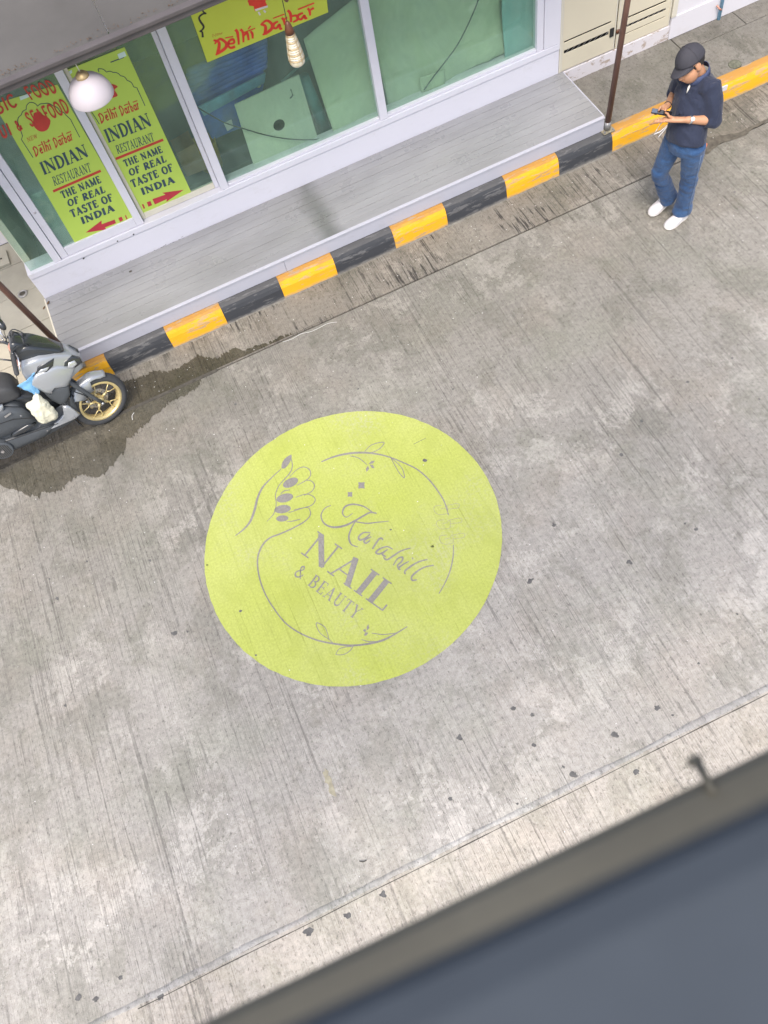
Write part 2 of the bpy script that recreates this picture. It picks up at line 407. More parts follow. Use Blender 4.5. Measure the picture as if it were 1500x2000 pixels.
def catmull(pts, n=6):
    if len(pts) < 3: return [tuple(p) for p in pts]
    P = [pts[0]] + list(pts) + [pts[-1]]; out = []
    for i in range(1, len(P) - 2):
        for k in range(n):
            t = k / n; a, b_, c, d = P[i - 1], P[i], P[i + 1], P[i + 2]
            out.append(tuple(.5 * ((2 * b_[q]) + (-a[q] + c[q]) * t + (2 * a[q] - 5 * b_[q] + 4 * c[q] - d[q]) * t * t + (-a[q] + 3 * b_[q] - 3 * c[q] + d[q]) * t ** 3) for q in range(len(b_))))
    out.append(tuple(pts[-1])); return out
# flat print: strokes and filled shapes given in 2D, mapped to a surface by f(u, v) -> point, lifted along nrm
class Print:
    def __init__(s, f, nrm, lift=.0012): s.f = f; s.n = Vector(nrm).normalized(); s.l = lift; s.k = 0; s.mb = MB()
    def P(s, u, v): return s.f(u, v) + s.n * (s.l + .00012 * (s.k % 9))
    def stroke(s, pts, wd, curve=False):
        if curve: pts = catmull(pts)
        m = len(pts); ws = wd if isinstance(wd, (list, tuple)) else [wd] * 2
        L = []; R = []
        for i in range(m):
            a = pts[max(i - 1, 0)]; c = pts[min(i + 1, m - 1)]
            dx, dy = c[0] - a[0], c[1] - a[1]; d = math.hypot(dx, dy) or 1
            t = i / max(m - 1, 1) * (len(ws) - 1); j = min(int(t), len(ws) - 2) if len(ws) > 1 else 0
            wv = (ws[j] + (ws[j + 1] - ws[j]) * (t - j)) / 2 if len(ws) > 1 else ws[0] / 2
            nx, ny = -dy / d * wv, dx / d * wv
            L.append(s.P(pts[i][0] + nx, pts[i][1] + ny)); R.append(s.P(pts[i][0] - nx, pts[i][1] - ny))
        s.mb.add(L + R, [(i, i + 1, m + i + 1, m + i) for i in range(m - 1)]); s.k += 1
    def fill(s, pts, curve=False):
        if curve: pts = catmull(list(pts) + [pts[0]])[:-1]
        s.mb.add([s.P(*p) for p in pts], [list(range(len(pts)))]); s.k += 1
    def link(s, name, mat, parent=None, **k):
        me = s.mb.mesh(name, False)
        # make every face look along the surface normal
        bm = bmesh.new(); bm.from_mesh(me); bmesh.ops.triangulate(bm, faces=[f for f in bm.faces if len(f.verts) > 4]); bm.normal_update()
        for f in bm.faces:
            if f.normal.dot(s.n) < 0: f.normal_flip()
        bm.to_mesh(me); bm.free()
        return link(name, me, mat, parent, **k)
def arc(cx, cy, rx, ry, a0, a1, n=12): return [(cx + rx * math.cos(rad(a0 + (a1 - a0) * i / n)), cy + ry * math.sin(rad(a0 + (a1 - a0) * i / n))) for i in range(n + 1)]
# glyphs: (advance, [(weight, points)]), weight T thick, t thin, s serif
GL = {
 'I': (.38, [('T', [(.19, 0), (.19, 1)]), ('s', [(.04, .025), (.34, .025)]), ('s', [(.04, .975), (.34, .975)])]),
 'N': (.90, [('t', [(.15, 0), (.15, 1)]), ('T', [(.13, .97), (.74, .03)]), ('t', [(.74, 0), (.74, 1)]), ('s', [(.02, .025), (.28, .025)]), ('s', [(.0, .975), (.2, .975)]), ('s', [(.61, .975), (.87, .975)])]),
 'D': (.84, [('T', [(.19, 0), (.19, 1)]), ('m', arc(.30, .5, .44, .47, 90, -90)), ('t', [(.05, .972), (.34, .972)]), ('t', [(.05, .028), (.34, .028)])]),
 'A': (.86, [('t', [(.12, 0), (.42, 1)]), ('T', [(.40, 1), (.72, 0)]), ('t', [(.2, .33), (.62, .33)]), ('s', [(.0, .025), (.24, .025)]), ('s', [(.58, .025), (.86, .025)])]),
 'R': (.82, [('T', [(.19, 0), (.19, 1)]), ('m', arc(.34, .74, .28, .235, 90, -90)), ('t', [(.05, .972), (.36, .972)]), ('t', [(.19, .505), (.36, .505)]), ('T', [(.36, .5), (.72, .02)]), ('s', [(.05, .025), (.33, .025)]), ('s', [(.62, .025), (.82, .025)])]),
 'E': (.70, [('T', [(.19, 0), (.19, 1)]), ('t', [(.05, .972), (.62, .972)]), ('t', [(.19, .51), (.5, .51)]), ('t', [(.05, .028), (.64, .028)]), ('s', [(.61, .972), (.61, .78)]), ('s', [(.63, .028), (.63, .24)]), ('s', [(.49, .4), (.49, .62)])]),
 'S': (.62, [('m', catmull([(.53, .80), (.44, .93), (.29, .965), (.14, .87), (.13, .70), (.29, .56), (.46, .43), (.52, .26), (.43, .09), (.27, .035), (.13, .10), (.07, .23)], 4))]),
 'T': (.74, [('T', [(.37, 0), (.37, 1)]), ('t', [(.04, .972), (.70, .972)]), ('s', [(.05, .972), (.05, .76)]), ('s', [(.69, .972), (.69, .76)]), ('s', [(.22, .025), (.52, .025)])]),
 'U': (.86, [('T', [(.18, 1), (.18, .3)]), ('m', arc(.43, .3, .25, .27, 180, 360)), ('t', [(.68, .3), (.68, 1)]), ('s', [(.04, .975), (.33, .975)]), ('s', [(.56, .975), (.82, .975)])]),
 'H': (.90, [('T', [(.19, 0), (.19, 1)]), ('T', [(.71, 0), (.71, 1)]), ('t', [(.19, .51), (.71, .51)]), ('s', [(.04, .025), (.34, .025)]), ('s', [(.04, .975), (.34, .975)]), ('s', [(.56, .025), (.86, .025)]), ('s', [(.56, .975), (.86, .975)])]),
 'M': (1.04, [('t', [(.14, 0), (.14, 1)]), ('T', [(.14, .97), (.5, .05)]), ('t', [(.5, .05), (.86, .97)]), ('T', [(.86, 0), (.86, 1)]), ('s', [(.02, .025), (.27, .025)]), ('s', [(.02, .975), (.2, .975)]), ('s', [(.72, .025), (1.0, .025)]), ('s', [(.82, .975), (1.0, .975)])]),
 'O': (.86, [('m', arc(.42, .5, .33, .455, 0, 180)), ('m', arc(.42, .5, .33, .455, 180, 360))]),
 'F': (.68, [('T', [(.19, 0), (.19, 1)]), ('t', [(.05, .972), (.62, .972)]), ('t', [(.19, .51), (.5, .51)]), ('s', [(.61, .972), (.61, .76)]), ('s', [(.04, .025), (.36, .025)])]),
 'L': (.70, [('T', [(.19, 0), (.19, 1)]), ('t', [(.04, .028), (.64, .028)]), ('s', [(.63, .028), (.63, .28)]), ('s', [(.04, .975), (.35, .975)])]),
 'B': (.78, [('T', [(.19, 0), (.19, 1)]), ('m', arc(.34, .75, .25, .225, 90, -90)), ('m', arc(.36, .27, .29, .245, 90, -90)), ('t', [(.05, .972), (.36, .972)]), ('t', [(.19, .52), (.36, .52)]), ('t', [(.05, .028), (.38, .028)])]),
 'Y': (.82, [('T', [(.12, 1), (.41, .48)]), ('t', [(.72, 1), (.41, .48)]), ('T', [(.41, 0), (.41, .5)]), ('s', [(.0, .975), (.26, .975)]), ('s', [(.58, .975), (.84, .975)]), ('s', [(.27, .025), (.55, .025)])]),
 'W': (1.1, [('T', [(.10, 1), (.33, 0)]), ('t', [(.33, 0), (.54, .95)]), ('T', [(.52, .95), (.75, 0)]), ('t', [(.75, 0), (.98, 1)])]),
 'C': (.76, [('m', arc(.42, .5, .33, .455, 40, 320, 16))]),
 '&': (.90, [('m', catmull([(.80, .45), (.66, .2), (.46, .04), (.25, .04), (.12, .2), (.18, .42), (.40, .60), (.50, .80), (.38, .95), (.24, .84), (.30, .62), (.52, .34), (.80, .03)], 4))]),
 'a': (.62, [('T', arc(.28, .30, .19, .24, 40, 330, 10)), ('T', [(.50, .60), (.46, .30), (.58, .02)])]),
 'e': (.60, [('T', [(.10, .30), (.48, .42), (.40, .58), (.24, .56), (.10, .32), (.22, .07), (.50, .12)])]),
 'l': (.30, [('T', [(.10, 1.15), (.16, .55), (.12, .04)])]),
 'h': (.56, [('T', [(.10, 1.1), (.14, .5), (.08, .0)]), ('T', [(.12, .42), (.30, .60), (.44, .46), (.42, .0)])]),
 'i': (.30, [('T', [(.12, .62), (.15, .3), (.12, .0)]), ('t', [(.06, .8), (.26, 1.05)])]),
 'r': (.44, [('T', [(.12, .62), (.14, .3), (.10, .0)]), ('T', [(.13, .42), (.26, .62), (.38, .54)])]),
 'b': (.58, [('T', [(.10, 1.15), (.14, .5), (.12, .04)]), ('T', [(.13, .08), (.36, .06), (.46, .3), (.32, .54), (.14, .44)])]),
 'd': (.80, [('T', [(.10, .95), (.18, .5), (.12, -.08)]), ('T', [(.04, .72), (.30, .98), (.56, .80), (.68, .50), (.50, .18), (.20, .02)])]),
 'n': (.6, [('t', [(.08, 0), (.12, 1)]), ('t', [(.12, 1), (.44, 0)]), ('t', [(.44, 0), (.5, 1)])]),
 'v': (.6, [('t', [(.04, .6), (.18, 0), (.3, .5), (.42, 0), (.56, .6)])]),
 ' ': (.42, []),
}
def write(pr, text, p0, p1, ptop, style='serif', T=.17, t=.055, gap=.06, slant=0):
    """text from p0 to p1 (2D, base line ends) with cap height vector ptop - p0, in the print's own coordinates"""
    adv = sum(GL[c][0] + gap for c in text) - gap
    ex = ((p1[0] - p0[0]) / adv, (p1[1] - p0[1]) / adv); ey = (ptop[0] - p0[0], ptop[1] - p0[1])
    f0 = pr.f
    pr.f = lambda u, v: f0(p0[0] + ex[0] * u + ey[0] * v, p0[1] + ex[1] * u + ey[1] * v)
    x = 0
    for c in text:
        a, st = GL[c]
        for kd, pts in st:
            if style == 'sans':
                if kd == 's' or (c == 'D' and False): continue
                wv = T
                if kd == 't' and c in 'DRB' and pts[0][0] < .1: pts = [(.19, pts[0][1]), pts[1]]
                if kd == 't' and c in 'EFL' and pts[0][0] < .1: pts = [(.19, pts[0][1]), pts[1]]
            else: wv = {'T': T, 't': t, 's': t, 'm': [t * 1.4, T, t * 1.4]}[kd]
            if kd == 'm' and style != 'sans' and c in 'SC&': wv = [t * 1.3, T * .9, t * 1.6, T * .9, t * 1.3]
            if kd == 'm' and style != 'sans' and c == 'O': wv = [t * 1.2, T * .1 + t, T, T * .1 + t, t * 1.2][0:5] if False else [T, t * 1.2, T]
            pr.stroke([(q[0] + x, q[1]) for q in pts], wv)
        x += a + gap
    pr.f = f0

# ================================================================== SETTING
def slab(name, x0, x1, y0, y1, z, mat, parent=None, nx=1, thick=.12, **k):
    return MB().box(x0, x1, y0, y1, z - thick, z).link(name, mat, parent, **k)
plain('soil', (.12, .11, .10), .9, .3, 1)
MB().add([(-90, -90, -.13), (90, -90, -.13), (90, 90, -.13), (-90, 90, -.13)], [(0, 1, 2, 3)]).link('ground', 'soil', kind='structure')
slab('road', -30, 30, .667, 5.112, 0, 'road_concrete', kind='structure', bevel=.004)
slab('road', -30, 30, -3.6, .645, .003, 'near_concrete', kind='structure', bevel=.004)
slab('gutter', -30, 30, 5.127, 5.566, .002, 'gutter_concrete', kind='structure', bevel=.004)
slab('joint_filler', -30, 30, 5.108, 5.131, -.012, 'joint_dark', thick=.05, kind='structure')
# ragged mortar seam between the road slabs
def ragged_strip(name, x0, x1, ya, yb, z, mat, step=.03, amp=.011, **k):
    mb = MB(); n = int((x1 - x0) / step); A = []; B = []
    for i in range(n + 1):
        x = x0 + (x1 - x0) * i / n
        a = mnoise.fractal(Vector((x * 3.1, 1.5, 0)), 1, 2, 5) * amp * 1.3; b_ = mnoise.fractal(Vector((x * 3.3, 9.5, 0)), 1, 2, 5) * amp
        bulge = max(0, mnoise.noise(Vector((x * .9, 4.2, 0))) - .35) * .06
        A.append((ya + a - bulge, x)); B.append((yb + b_, x))
    rows = []
    for (a, x), (b_, _) in zip(A, B):
        m_ = (a + b_) / 2
        rows.append([Vector((x, a, z - .006)), Vector((x, a + .008, z + .002)), Vector((x, m_, z + .005 + .003 * mnoise.noise(Vector((x * 9, 0, 0))))), Vector((x, b_ - .012, z + .003)), Vector((x, b_, z - .006))])
    mb.rings(rows, cap=False, closed=False)
    return mb.link(name, mat, smooth=True, **k)
ragged_strip('joint_filler', -5, 6, .636, .682, .003, 'mortar', kind='structure')
MB().box(-5, 6, .600, .632, -.03, .0045).link('joint_filler', 'near_concrete', kind='structure')
# crack line along the near side of the seam
pr = Print(lambda u, v: Vector((u, v, .0046)), (0, 0, 1), .0004)
for q in range(60):
    x = -3.2 + q * .1; y = .622 + .004 * mnoise.noise(Vector((x * 2, 3, 0)))
    if mnoise.noise(Vector((x * 1.3, 8, 0))) > -.25: pr.stroke([(x, y), (x + .1, .622 + .004 * mnoise.noise(Vector(((x + .1) * 2, 3, 0))))], [.004 + .008 * abs(mnoise.noise(Vector((q * .7, 1, 1)))), .004 + .008 * abs(mnoise.noise(Vector((q * .7 + .7, 1, 1))))])
pr.link('seam_crack', 'joint_dark', kind='structure')
def ragged(px, z=0.0, amp=.014, sub=8):
    """outline of a stain on the ground, with a frayed edge"""
    P = [G(x, y, z) for x, y in px]; out = []
    for i, p in enumerate(P):
        q = P[(i + 1) % len(P)]
        for k in range(sub):
            c = p.lerp(q, k / sub); d = Vector((mnoise.fractal(c * 9, 1, 2, 4), mnoise.fractal(c * 9 + Vector((7, 3, 1)), 1, 2, 4), 0)) * amp
            out.append(Vector((c.x + d.x, c.y + d.y * 1.5, 0)))
    return out
def stain(name, px, z, mat, amp=.014, clip=None, base=None, **k):
    pts = ragged(px, z, amp)
    if base is not None:
        pts = pts[:len(pts) - 24 + 1]; xa, xb = pts[-1].x, pts[0].x
    if clip: pts = [Vector((p.x, min(max(p.y, clip[0]), clip[1]), 0)) for p in pts]
    if base is not None: pts += [Vector((xa, base, 0)), Vector((xb, base, 0))]
    me = bpy.data.meshes.new(name); bm = bmesh.new()
    f = bm.faces.new([bm.verts.new((p.x, p.y, z)) for p in pts]); bmesh.ops.triangulate(bm, faces=[f]); bm.normal_update()
    for f in bm.faces:
        if f.normal.z < 0: f.normal_flip()
    bm.to_mesh(me); bm.free()
    return link(name, me, mat, **k)
def strip_stain(name, px, base, z, mat, lo, hi, **k):
    P = sorted([(G(x, y).x, G(x, y).y) for x, y in px]); x0, x1 = P[0][0], P[-1][0]; n = int((x1 - x0) / .006); R0 = []; R1 = []
    jag = 0
    for i in range(n + 1):
        x = x0 + (x1 - x0) * i / n
        for (xa, ya), (xb, yb_) in zip(P[:-1], P[1:]):
            if xa <= x <= xb: y = ya + (yb_ - ya) * (x - xa) / max(xb - xa, 1e-6); break
        if i % 2 == 0: jag = random.gauss(0, .0065) * (1 if random.random() < .6 else 2)
        y += .05 * mnoise.fractal(Vector((x * 6, 1, z * 90)), 1, 2, 6) + jag
        y = min(max(y, lo), hi)
        R0.append(Vector((x, base, z))); R1.append(Vector((x, y, z)))
    MB().rings([[a_, b_] for a_, b_ in zip(R0, R1)], cap=False, closed=False).link(name, mat, kind='structure')
strip_stain('wet_patch', [(395, 748), (353, 773), (336, 787), (312, 804), (298, 815), (284, 834), (262, 846), (246, 853), (244, 880), (229, 903), (208, 922), (184, 930), (171, 926), (147, 926), (131, 941), (117, 957), (83, 965), (77, 975), (59, 975), (48, 967), (16, 957), (0, 946), (-60, 950), (-160, 1000)],
      5.106, .004, 'wet_concrete', 3, 5.104)
strip_stain('wet_patch', [(655, 634), (600, 650), (560, 660), (520, 672), (480, 686), (440, 690), (400, 696), (360, 712), (330, 724), (300, 728), (270, 738), (240, 750), (200, 780), (120, 800), (0, 860), (-160, 930)],
      5.133, .006, 'gutter_wet', 5.136, 5.56)
stain('stain', [(632, 1506), (650, 1505), (656, 1530), (654, 1552), (642, 1552), (634, 1530)], .0032, 'mould_yellow', .045, kind='structure')
stain('mud_patch', [(1380, 268), (1400, 266), (1430, 262), (1455, 254), (1478, 242), (1502, 230), (1502, 236), (1470, 252), (1440, 272), (1412, 278), (1392, 292), (1378, 300), (1362, 296)], .0062, 'mud', .014, kind='structure')
MB().box(-6, -.35, 5.100, 5.133, .0, .0065).link('joint_filler', 'joint_dark', kind='structure')
# chewing gum and drips on the concrete
pr = Print(lambda u, v: Vector((u, v, .0036)), (0, 0, 1), .0004)
for (x, y, r) in [(1254, 823, 5), (1213, 889, 5), (1343, 746, 4), (1082, 1025, 6), (1359, 1034, 5), (1036, 1135, 7), (1229, 1099, 6), (1338, 1023, 3), (1483, 780, 3), (1283, 1382, 7), (1202, 1435, 8), (1121, 1513, 8), (1244, 1509, 7),
                  (1002, 1384, 6), (1039, 1396, 5), (1100, 1498, 4), (1365, 1296, 3), (1440, 1200, 3), (1313, 1397, 3), (749, 1747, 7), (678, 1788, 8), (898, 1441, 7), (602, 1820, 10), (154, 1949, 7), (187, 1952, 6), (316, 1947, 8), (236, 1909, 5),
                  (340, 1237, 8), (112, 1169, 6), (367, 1234, 4), (293, 1095, 5), (1043, 1456, 5), (460, 790, 4), (128, 1378, 4), (97, 1131, 3), (170, 1097, 3), (405, 1104, 3), (700, 760, 3), (885, 760, 3), (1430, 700, 3), (1434, 376, 4), (988, 1780, 3), (830, 900, 6), (470, 1194, 4), (763, 1035, 3), (845, 1067, 4), (1010, 1570, 3), (880, 1560, 5), (500, 1280, 3)]:
    c = G(x, y); rr = r * .0024; ph = random.random() * 9
    pts = [(c.x + math.cos(a) * rr * (1 + .9 * mnoise.noise(Vector((math.cos(a) * 1.3 + ph, math.sin(a) * 1.3, ph)))) * 1.25, c.y + math.sin(a) * rr * (1 + .9 * mnoise.noise(Vector((math.cos(a) * 1.3 + ph, math.sin(a) * 1.3, ph))))) for a in [2 * math.pi * i / 14 for i in range(14)]]
    pr.fill(pts)
for (a, b_) in [((808, 868), (832, 856))]:
    A = G(*a); B_ = G(*b_); pr.stroke([(A.x, A.y), (B_.x, B_.y)], [.004, .02, .004])
pr.link('gum_spot', 'gum_dark', kind='stuff', label='small dark gum spots and drips scattered over the concrete road')
# specks of light grit
pr = Print(lambda u, v: Vector((u, v, .008)), (0, 0, 1), .0004)
for i in range(420):
    x = random.uniform(-3.2, 5.5); y = random.choice([random.uniform(3.6, 5.1), random.uniform(5.15, 5.5), random.uniform(.2, 5)]); r = random.uniform(.0018, .0048)
    pr.fill([(x + r, y), (x, y + r), (x - r * 1.3, y + r * .2), (x, y - r)])
pr.link('grit', 'litter_white', kind='stuff', label='pale specks of grit scattered over road and gutter')

# ------------------------------------------------------------------ kerb, painted in yellow and black blocks
kerb = empty('kerb', (0, 5.6, 0), 'concrete kerb painted in yellow and black blocks along the shop deck', 'kerb')
prof = [(5.570, .0), (5.576, .06), (5.583, .12), (5.592, .155), (5.607, .180), (5.628, .194), (5.655, .199), (5.698, .199), (5.698, -.05), (5.570, -.05)]
bx = [-4.65, -4.08, -3.50, -2.93, -2.35, -1.79, -1.215, -.629, -.086, .494, 1.036, 1.639, 2.181, 2.803, 3.356, 3.925]
def kblock(x0, x1, mat):
    rs = []; n = max(2, int((x1 - x0) / .07))
    for i in range(n + 1):
        x = x0 + (x1 - x0) * i / n
        rs.append([Vector((x, y + .0035 * mnoise.noise(Vector((x * 4, z * 20, 1))) - (0.0 if z > .15 else .004), z + .003 * mnoise.noise(Vector((x * 5, 3, z * 9))) * (z > .1))) for y, z in prof])
    MB().rings(rs).link('kerb_block', mat, kerb, smooth=False)
for i in range(len(bx) - 1): kblock(bx[i] + .0008, bx[i + 1] - .0008, 'kerb_yellow' if i % 2 == 1 - (len(bx) % 2) and False else ('kerb_black' if (len(bx) - 2 - i) % 2 == 0 else 'kerb_yellow'))
kblock(3.9258, 9.2, 'kerb_yellow'); kblock(9.201, 9.8, 'kerb_black'); kblock(-6, -4.651, 'kerb_black')
# cement skirt at the foot of the kerb
ragged_strip('kerb_skirt', -5, 8, 5.548, 5.580, .003, 'pavement_concrete', kind='structure', amp=.007)
c = G(1427, 164, .14)
MB().box(5.09, 5.15, 5.578, 5.590, .125, .175).link('sticker', 'kerb_sticker', label='torn white sticker on the long yellow kerb by the man', cat='sticker', loc=(5.12, 5.585, .15))

# ------------------------------------------------------------------ pavement
pav = empty('pavement', (4, 6, 0), kind='structure')
MB().box(-1.53, 3.86, 5.70, 6.43, 0, .165).link('slab', 'pavement_concrete', pav)
MB().box(3.862, 5.092, 5.70, 6.50, 0, .172).link('slab', 'pavement_concrete', pav, bevel=.004)
MB().box(5.098, 14, 5.70, 6.222, 0, .172).link('slab', 'pavement_concrete', pav, bevel=.004)
MB().box(5.805, 14, 6.228, 6.50, 0, .172).link('slab', 'pavement_concrete', pav, bevel=.004)
MB().box(5.104, 5.797, 6.230, 6.462, .0, .170).link('pit_cover', 'pavement_concrete', pav, bevel=.003)
MB().box(5.09, 5.81, 6.215, 6.50, 0, .150).link('pit_edge', 'joint_dark', pav)
MB().box(5.1, 5.80, 6.466, 6.50, 0, .174).link('slab', 'pavement_concrete', pav)
mh = MB().lathe([(0.001, .181), (.038, .182), (.05, .178), (.058, .180), (.062, .172)], (5.37, 5.79, 0), 24).link('manhole_cover', 'manhole_iron', label='small round rusty cover in the pavement behind the yellow kerb', cat='cover', loc=(5.37, 5.79, .172), smooth=True)
# tiled forecourt left of the shop
xs = [-4.3, -3.85, -3.4, -2.95, -2.48, -2.03, -1.535]; ys = [5.705, 6.02, 6.40, 6.86, 7.28, 7.62]
for i in range(6):
    for j in range(5):
        MB().box(xs[i] + .003, xs[i + 1] - .003, ys[j] + .003, ys[j + 1] - .003, .05, .172 + random.uniform(-.001, .001)).link('tile', 'tile_grey' if j >= 2 or (i == 5 and j == 1) else 'tile_beige', pav, bevel=.002)
MB().box(-4.3, -1.535, 5.70, 7.62, 0, .160).link('tile_bed', 'joint_dark', pav)
g = G(45, 574, .172)
ring = MB().lathe([(.030, .001), (.030, .010), (.042, .012), (.050, .006), (.052, 0)], (g.x, g.y, .173), 24, close=True).link('drain', 'steel_grey', label='round metal drain set in the tiles left of the shop', cat='drain', loc=(g.x, g.y, .173), smooth=True)
MB().lathe([(.001, .002), (.029, .003)], (g.x, g.y, .173), 16).link('grate', 'joint_dark', ring)
bo = MB().box(-2.02, -1.79, 7.30, 7.50, .175, .20).link('cover_plate', 'tile_grey', label='square cover plate with a hole at the foot of the far left wall', cat='cover', loc=(-1.9, 7.4, .175), bevel=.003)
MB().lathe([(.001, 0), (.012, 0)], (-1.86, 7.40, .2012), 12).link('hole', 'dark_gap', bo)

# ------------------------------------------------------------------ neighbouring walls, far left
nb = empty('neighbour_building', (-4, 7.7, .17), 'plain white wall of the next building beyond the tiled forecourt', 'building')
MB().box(-9, -1.40, 7.63, 7.9, .17, 5.5).link('wall', 'wall_white', nb)

# ------------------------------------------------------------------ shop
shop = empty('shop', (1.1, 6.6, .17), 'white framed restaurant shopfront with green tinted windows behind the raised deck', 'shop')
MB().box(-1.525, 3.83, 6.452, 6.62, .166, .598).link('base_wall', 'frame_white', shop, bevel=.004)
MB().box(-1.523, 3.829, 6.440, 6.62, .600, .660).link('sill', 'frame_white', shop, bevel=.005)
MB().box(-1.527, 3.86, 6.452, 6.62, 2.372, 6.5).link('upper_wall', 'wall_white', shop)
MB().box(-1.527, -1.46, 6.63, 9.4, .166, 6.5).link('side_wall', 'cream_wall', shop)
MB().box(-1.45, 3.85, 9.3, 9.4, .35, 2.9).link('back_wall', 'interior_wall', shop)
MB().box(3.76, 3.85, 6.64, 9.29, .35, 2.9).link('inner_wall', 'interior_wall', shop)
MB().box(-1.45, 3.75, 6.63, 9.29, .30, .36).link('floor', 'interior_floor', shop)
MB().box(-1.45, 3.75, 6.63, 9.29, 2.82, 2.9).link('ceiling', 'interior_wall', shop)
def fr(x0, x1, z0, z1, y0=6.446, y1=6.53, nm='window_frame', par=None, mat='frame_white'):
    return MB().box(x0, x1, y0, y1, z0, z1).link(nm, mat, par or shop, bevel=.004)
fr(-1.258, -1.190, .662, 2.37)                         # jamb
fr(3.662, 3.829, .662, 2.37, 6.440); fr(3.592, 3.659, .662, 2.37, 6.450)
fr(.376, .449, .662, 2.37, 6.443); fr(1.976, 2.052, .662, 2.37, 6.443)
fr(-1.188, .374, 2.30, 2.37, 6.448); fr(.451, 1.974, 2.30, 2.37, 6.448); fr(2.054, 3.590, 2.30, 2.37, 6.448)
fr(.451, 1.974, .662, .688, 6.456); fr(2.054, 3.590, .662, .688, 6.456)
# sliding sashes
s1 = fr(-1.185, -1.120, .664, 2.298, 6.456, 6.50, 'sash')
fr(-.451, -.383, .664, 2.298, 6.456, 6.50, 'stile', s1); fr(-1.119, -.452, .664, .756, 6.458, 6.50, 'rail', s1)
MB().lathe([(.001, 0), (.012, 0), (.013, -.004), (.001, -.004)][::1], (-1.153, 6.455, 1.19), 16, axis=(0, -1, 0)).link('lock', 'lamp_opal', s1, smooth=True)
s2 = fr(-.380, -.350, .664, 2.298, 6.505, 6.54, 'sash', None, 'cream_wall')
fr(.335, .374, .664, 2.298, 6.505, 6.54, 'stile', s2); fr(-.349, .334, .664, .718, 6.507, 6.54, 'rail', s2, 'cream_wall')
def pane(x0, x1, z0, z1, y):
    MB().box(x0, x1, y, y + .006, z0, z1).link('pane', 'window_glass', shop)
pane(-1.119, -.452, .757, 2.299, 6.476); pane(-.349, .334, .719, 2.299, 6.522)
pane(.450, 1.975, .689, 2.299, 6.490); pane(2.053, 3.591, .689, 2.299, 6.490)
pane(-1.485, -1.259, .662, 2.371, 6.478)
# tape stuck to the corner and scuffs on the base wall
pr = Print(lambda u, v: Vector((u, 6.4385, v)), (0, -1, 0), .0006)
for (px, py, l) in [(162, 506, .03), (260, 459, .02), (229, 472, .015)]:
    q = W(px, py, 6.44); pr.stroke([(q.x, q.z), (q.x + l * .6, q.z + .01)], .012)
pr.link('scuff', 'dark_gap', shop, kind='stuff')
pr = Print(lambda u, v: Vector((u, 6.452, v)), (0, -1, 0), .0006)
for i in range(14):
    q = W(296 + i * 4.4 + random.uniform(-2, 2), 494 - i * 2.2 + random.uniform(-2, 2), 6.452); pr.stroke([(q.x, q.z), (q.x + .02, q.z + random.uniform(-.01, .01))], .003)
for i in range(10):
    q = W(244 + i * 5 + random.uniform(-2, 2), 516 - i * 2 + random.uniform(-2, 1), 6.452); pr.stroke([(q.x, q.z), (q.x + .015, q.z + .004)], .003)
pr.link('scuff', 'joint_dark', shop, kind='stuff')

# wall and gates to the right of the shop
gb = empty('side_building', (6, 6.6, .17), 'white flaking wall beside the shop with cream double metal doors', 'building')
MB().box(3.862, 5.07, 6.468, 6.62, .168, .318).link('plinth', 'wall_flaking', gb, bevel=.006)
MB().box(5.072, 14, 6.475, 6.80, .168, 6.5).link('wall', 'wall_white', gb)
MB().box(5.074, 14, 6.462, 6.474, .168, .40).link('plinth', 'wall_white', gb, bevel=.006)
MB().box(3.862, 5.07, 6.50, 6.80, 2.37, 6.5).link('lintel', 'wall_white', gb)
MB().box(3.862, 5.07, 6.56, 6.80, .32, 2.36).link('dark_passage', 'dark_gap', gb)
MB().box(3.832, 3.852, 6.446, 6.56, .34, 2.37).link('door_jamb', 'cream_wall', gb, bevel=.003)
MB().box(5.066, 5.12, 6.455, 6.5, .40, 2.37).link('door_jamb', 'cream_wall', gb, bevel=.003)
def leaf(x0, x1, z0, slots):
    """metal door leaf with real slots cut between its bands"""
    d = MB().box(x0, x1, 6.474, 6.483, slots[-1][1], 2.34).link('door', 'cream_metal', gb, bevel=.003)
    zs = [z0] + [q for s_ in slots for q in s_[:2]]
    for i in range(0, len(zs) - 1, 2): MB().box(x0, x1, 6.4745, 6.4825, zs[i], zs[i + 1]).link('band', 'cream_metal', d, bevel=.002)
    for (a, b_, ix0, ix1) in slots:
        MB().box(x0, ix0, 6.475, 6.482, a, b_).link('band', 'cream_metal', d); MB().box(ix1, x1, 6.475, 6.482, a, b_).link('band', 'cream_metal', d)
        if b_ - a > .02:
            mb = MB()
            for k in range(8):
                x = ix0 + (ix1 - ix0) * (k + .3) / 8; mb.tube([(x, 6.479, a), (x + .05, 6.479, b_)], .0022, 5)
            mb.link('mesh_wire', 'steel_grey', d)
    MB().box(x0 + .006, x0 + .018, 6.470, 6.4738, z0, 2.33).link('edge_strip', 'cream_wall', d); MB().box(x1 - .018, x1 - .006, 6.470, 6.4738, z0, 2.33).link('edge_strip', 'cream_wall', d)
    return d
leaf(3.860, 4.452, .330, [(.505, .540, 3.895, 4.375), (.618, .634, 3.893, 4.392)])
leaf(4.462, 5.060, .324, [(.430, .439, 4.545, 4.995), (.498, .522, 4.545, 4.995), (.585, .602, 4.545, 4.990)])
MB().box(4.385, 4.425, 6.462, 6.4735, .475, .560).link('latch', 'dark_gap', gb, bevel=.002)
MB().lathe([(.001, 0), (.02, 0), (.024, .01), (.001, .014)], (4.475, 6.474, .50), 14, axis=(0, -1, 0)).link('knob', 'lamp_wood', gb, smooth=True)
q = W(1404, 20, 6.46)
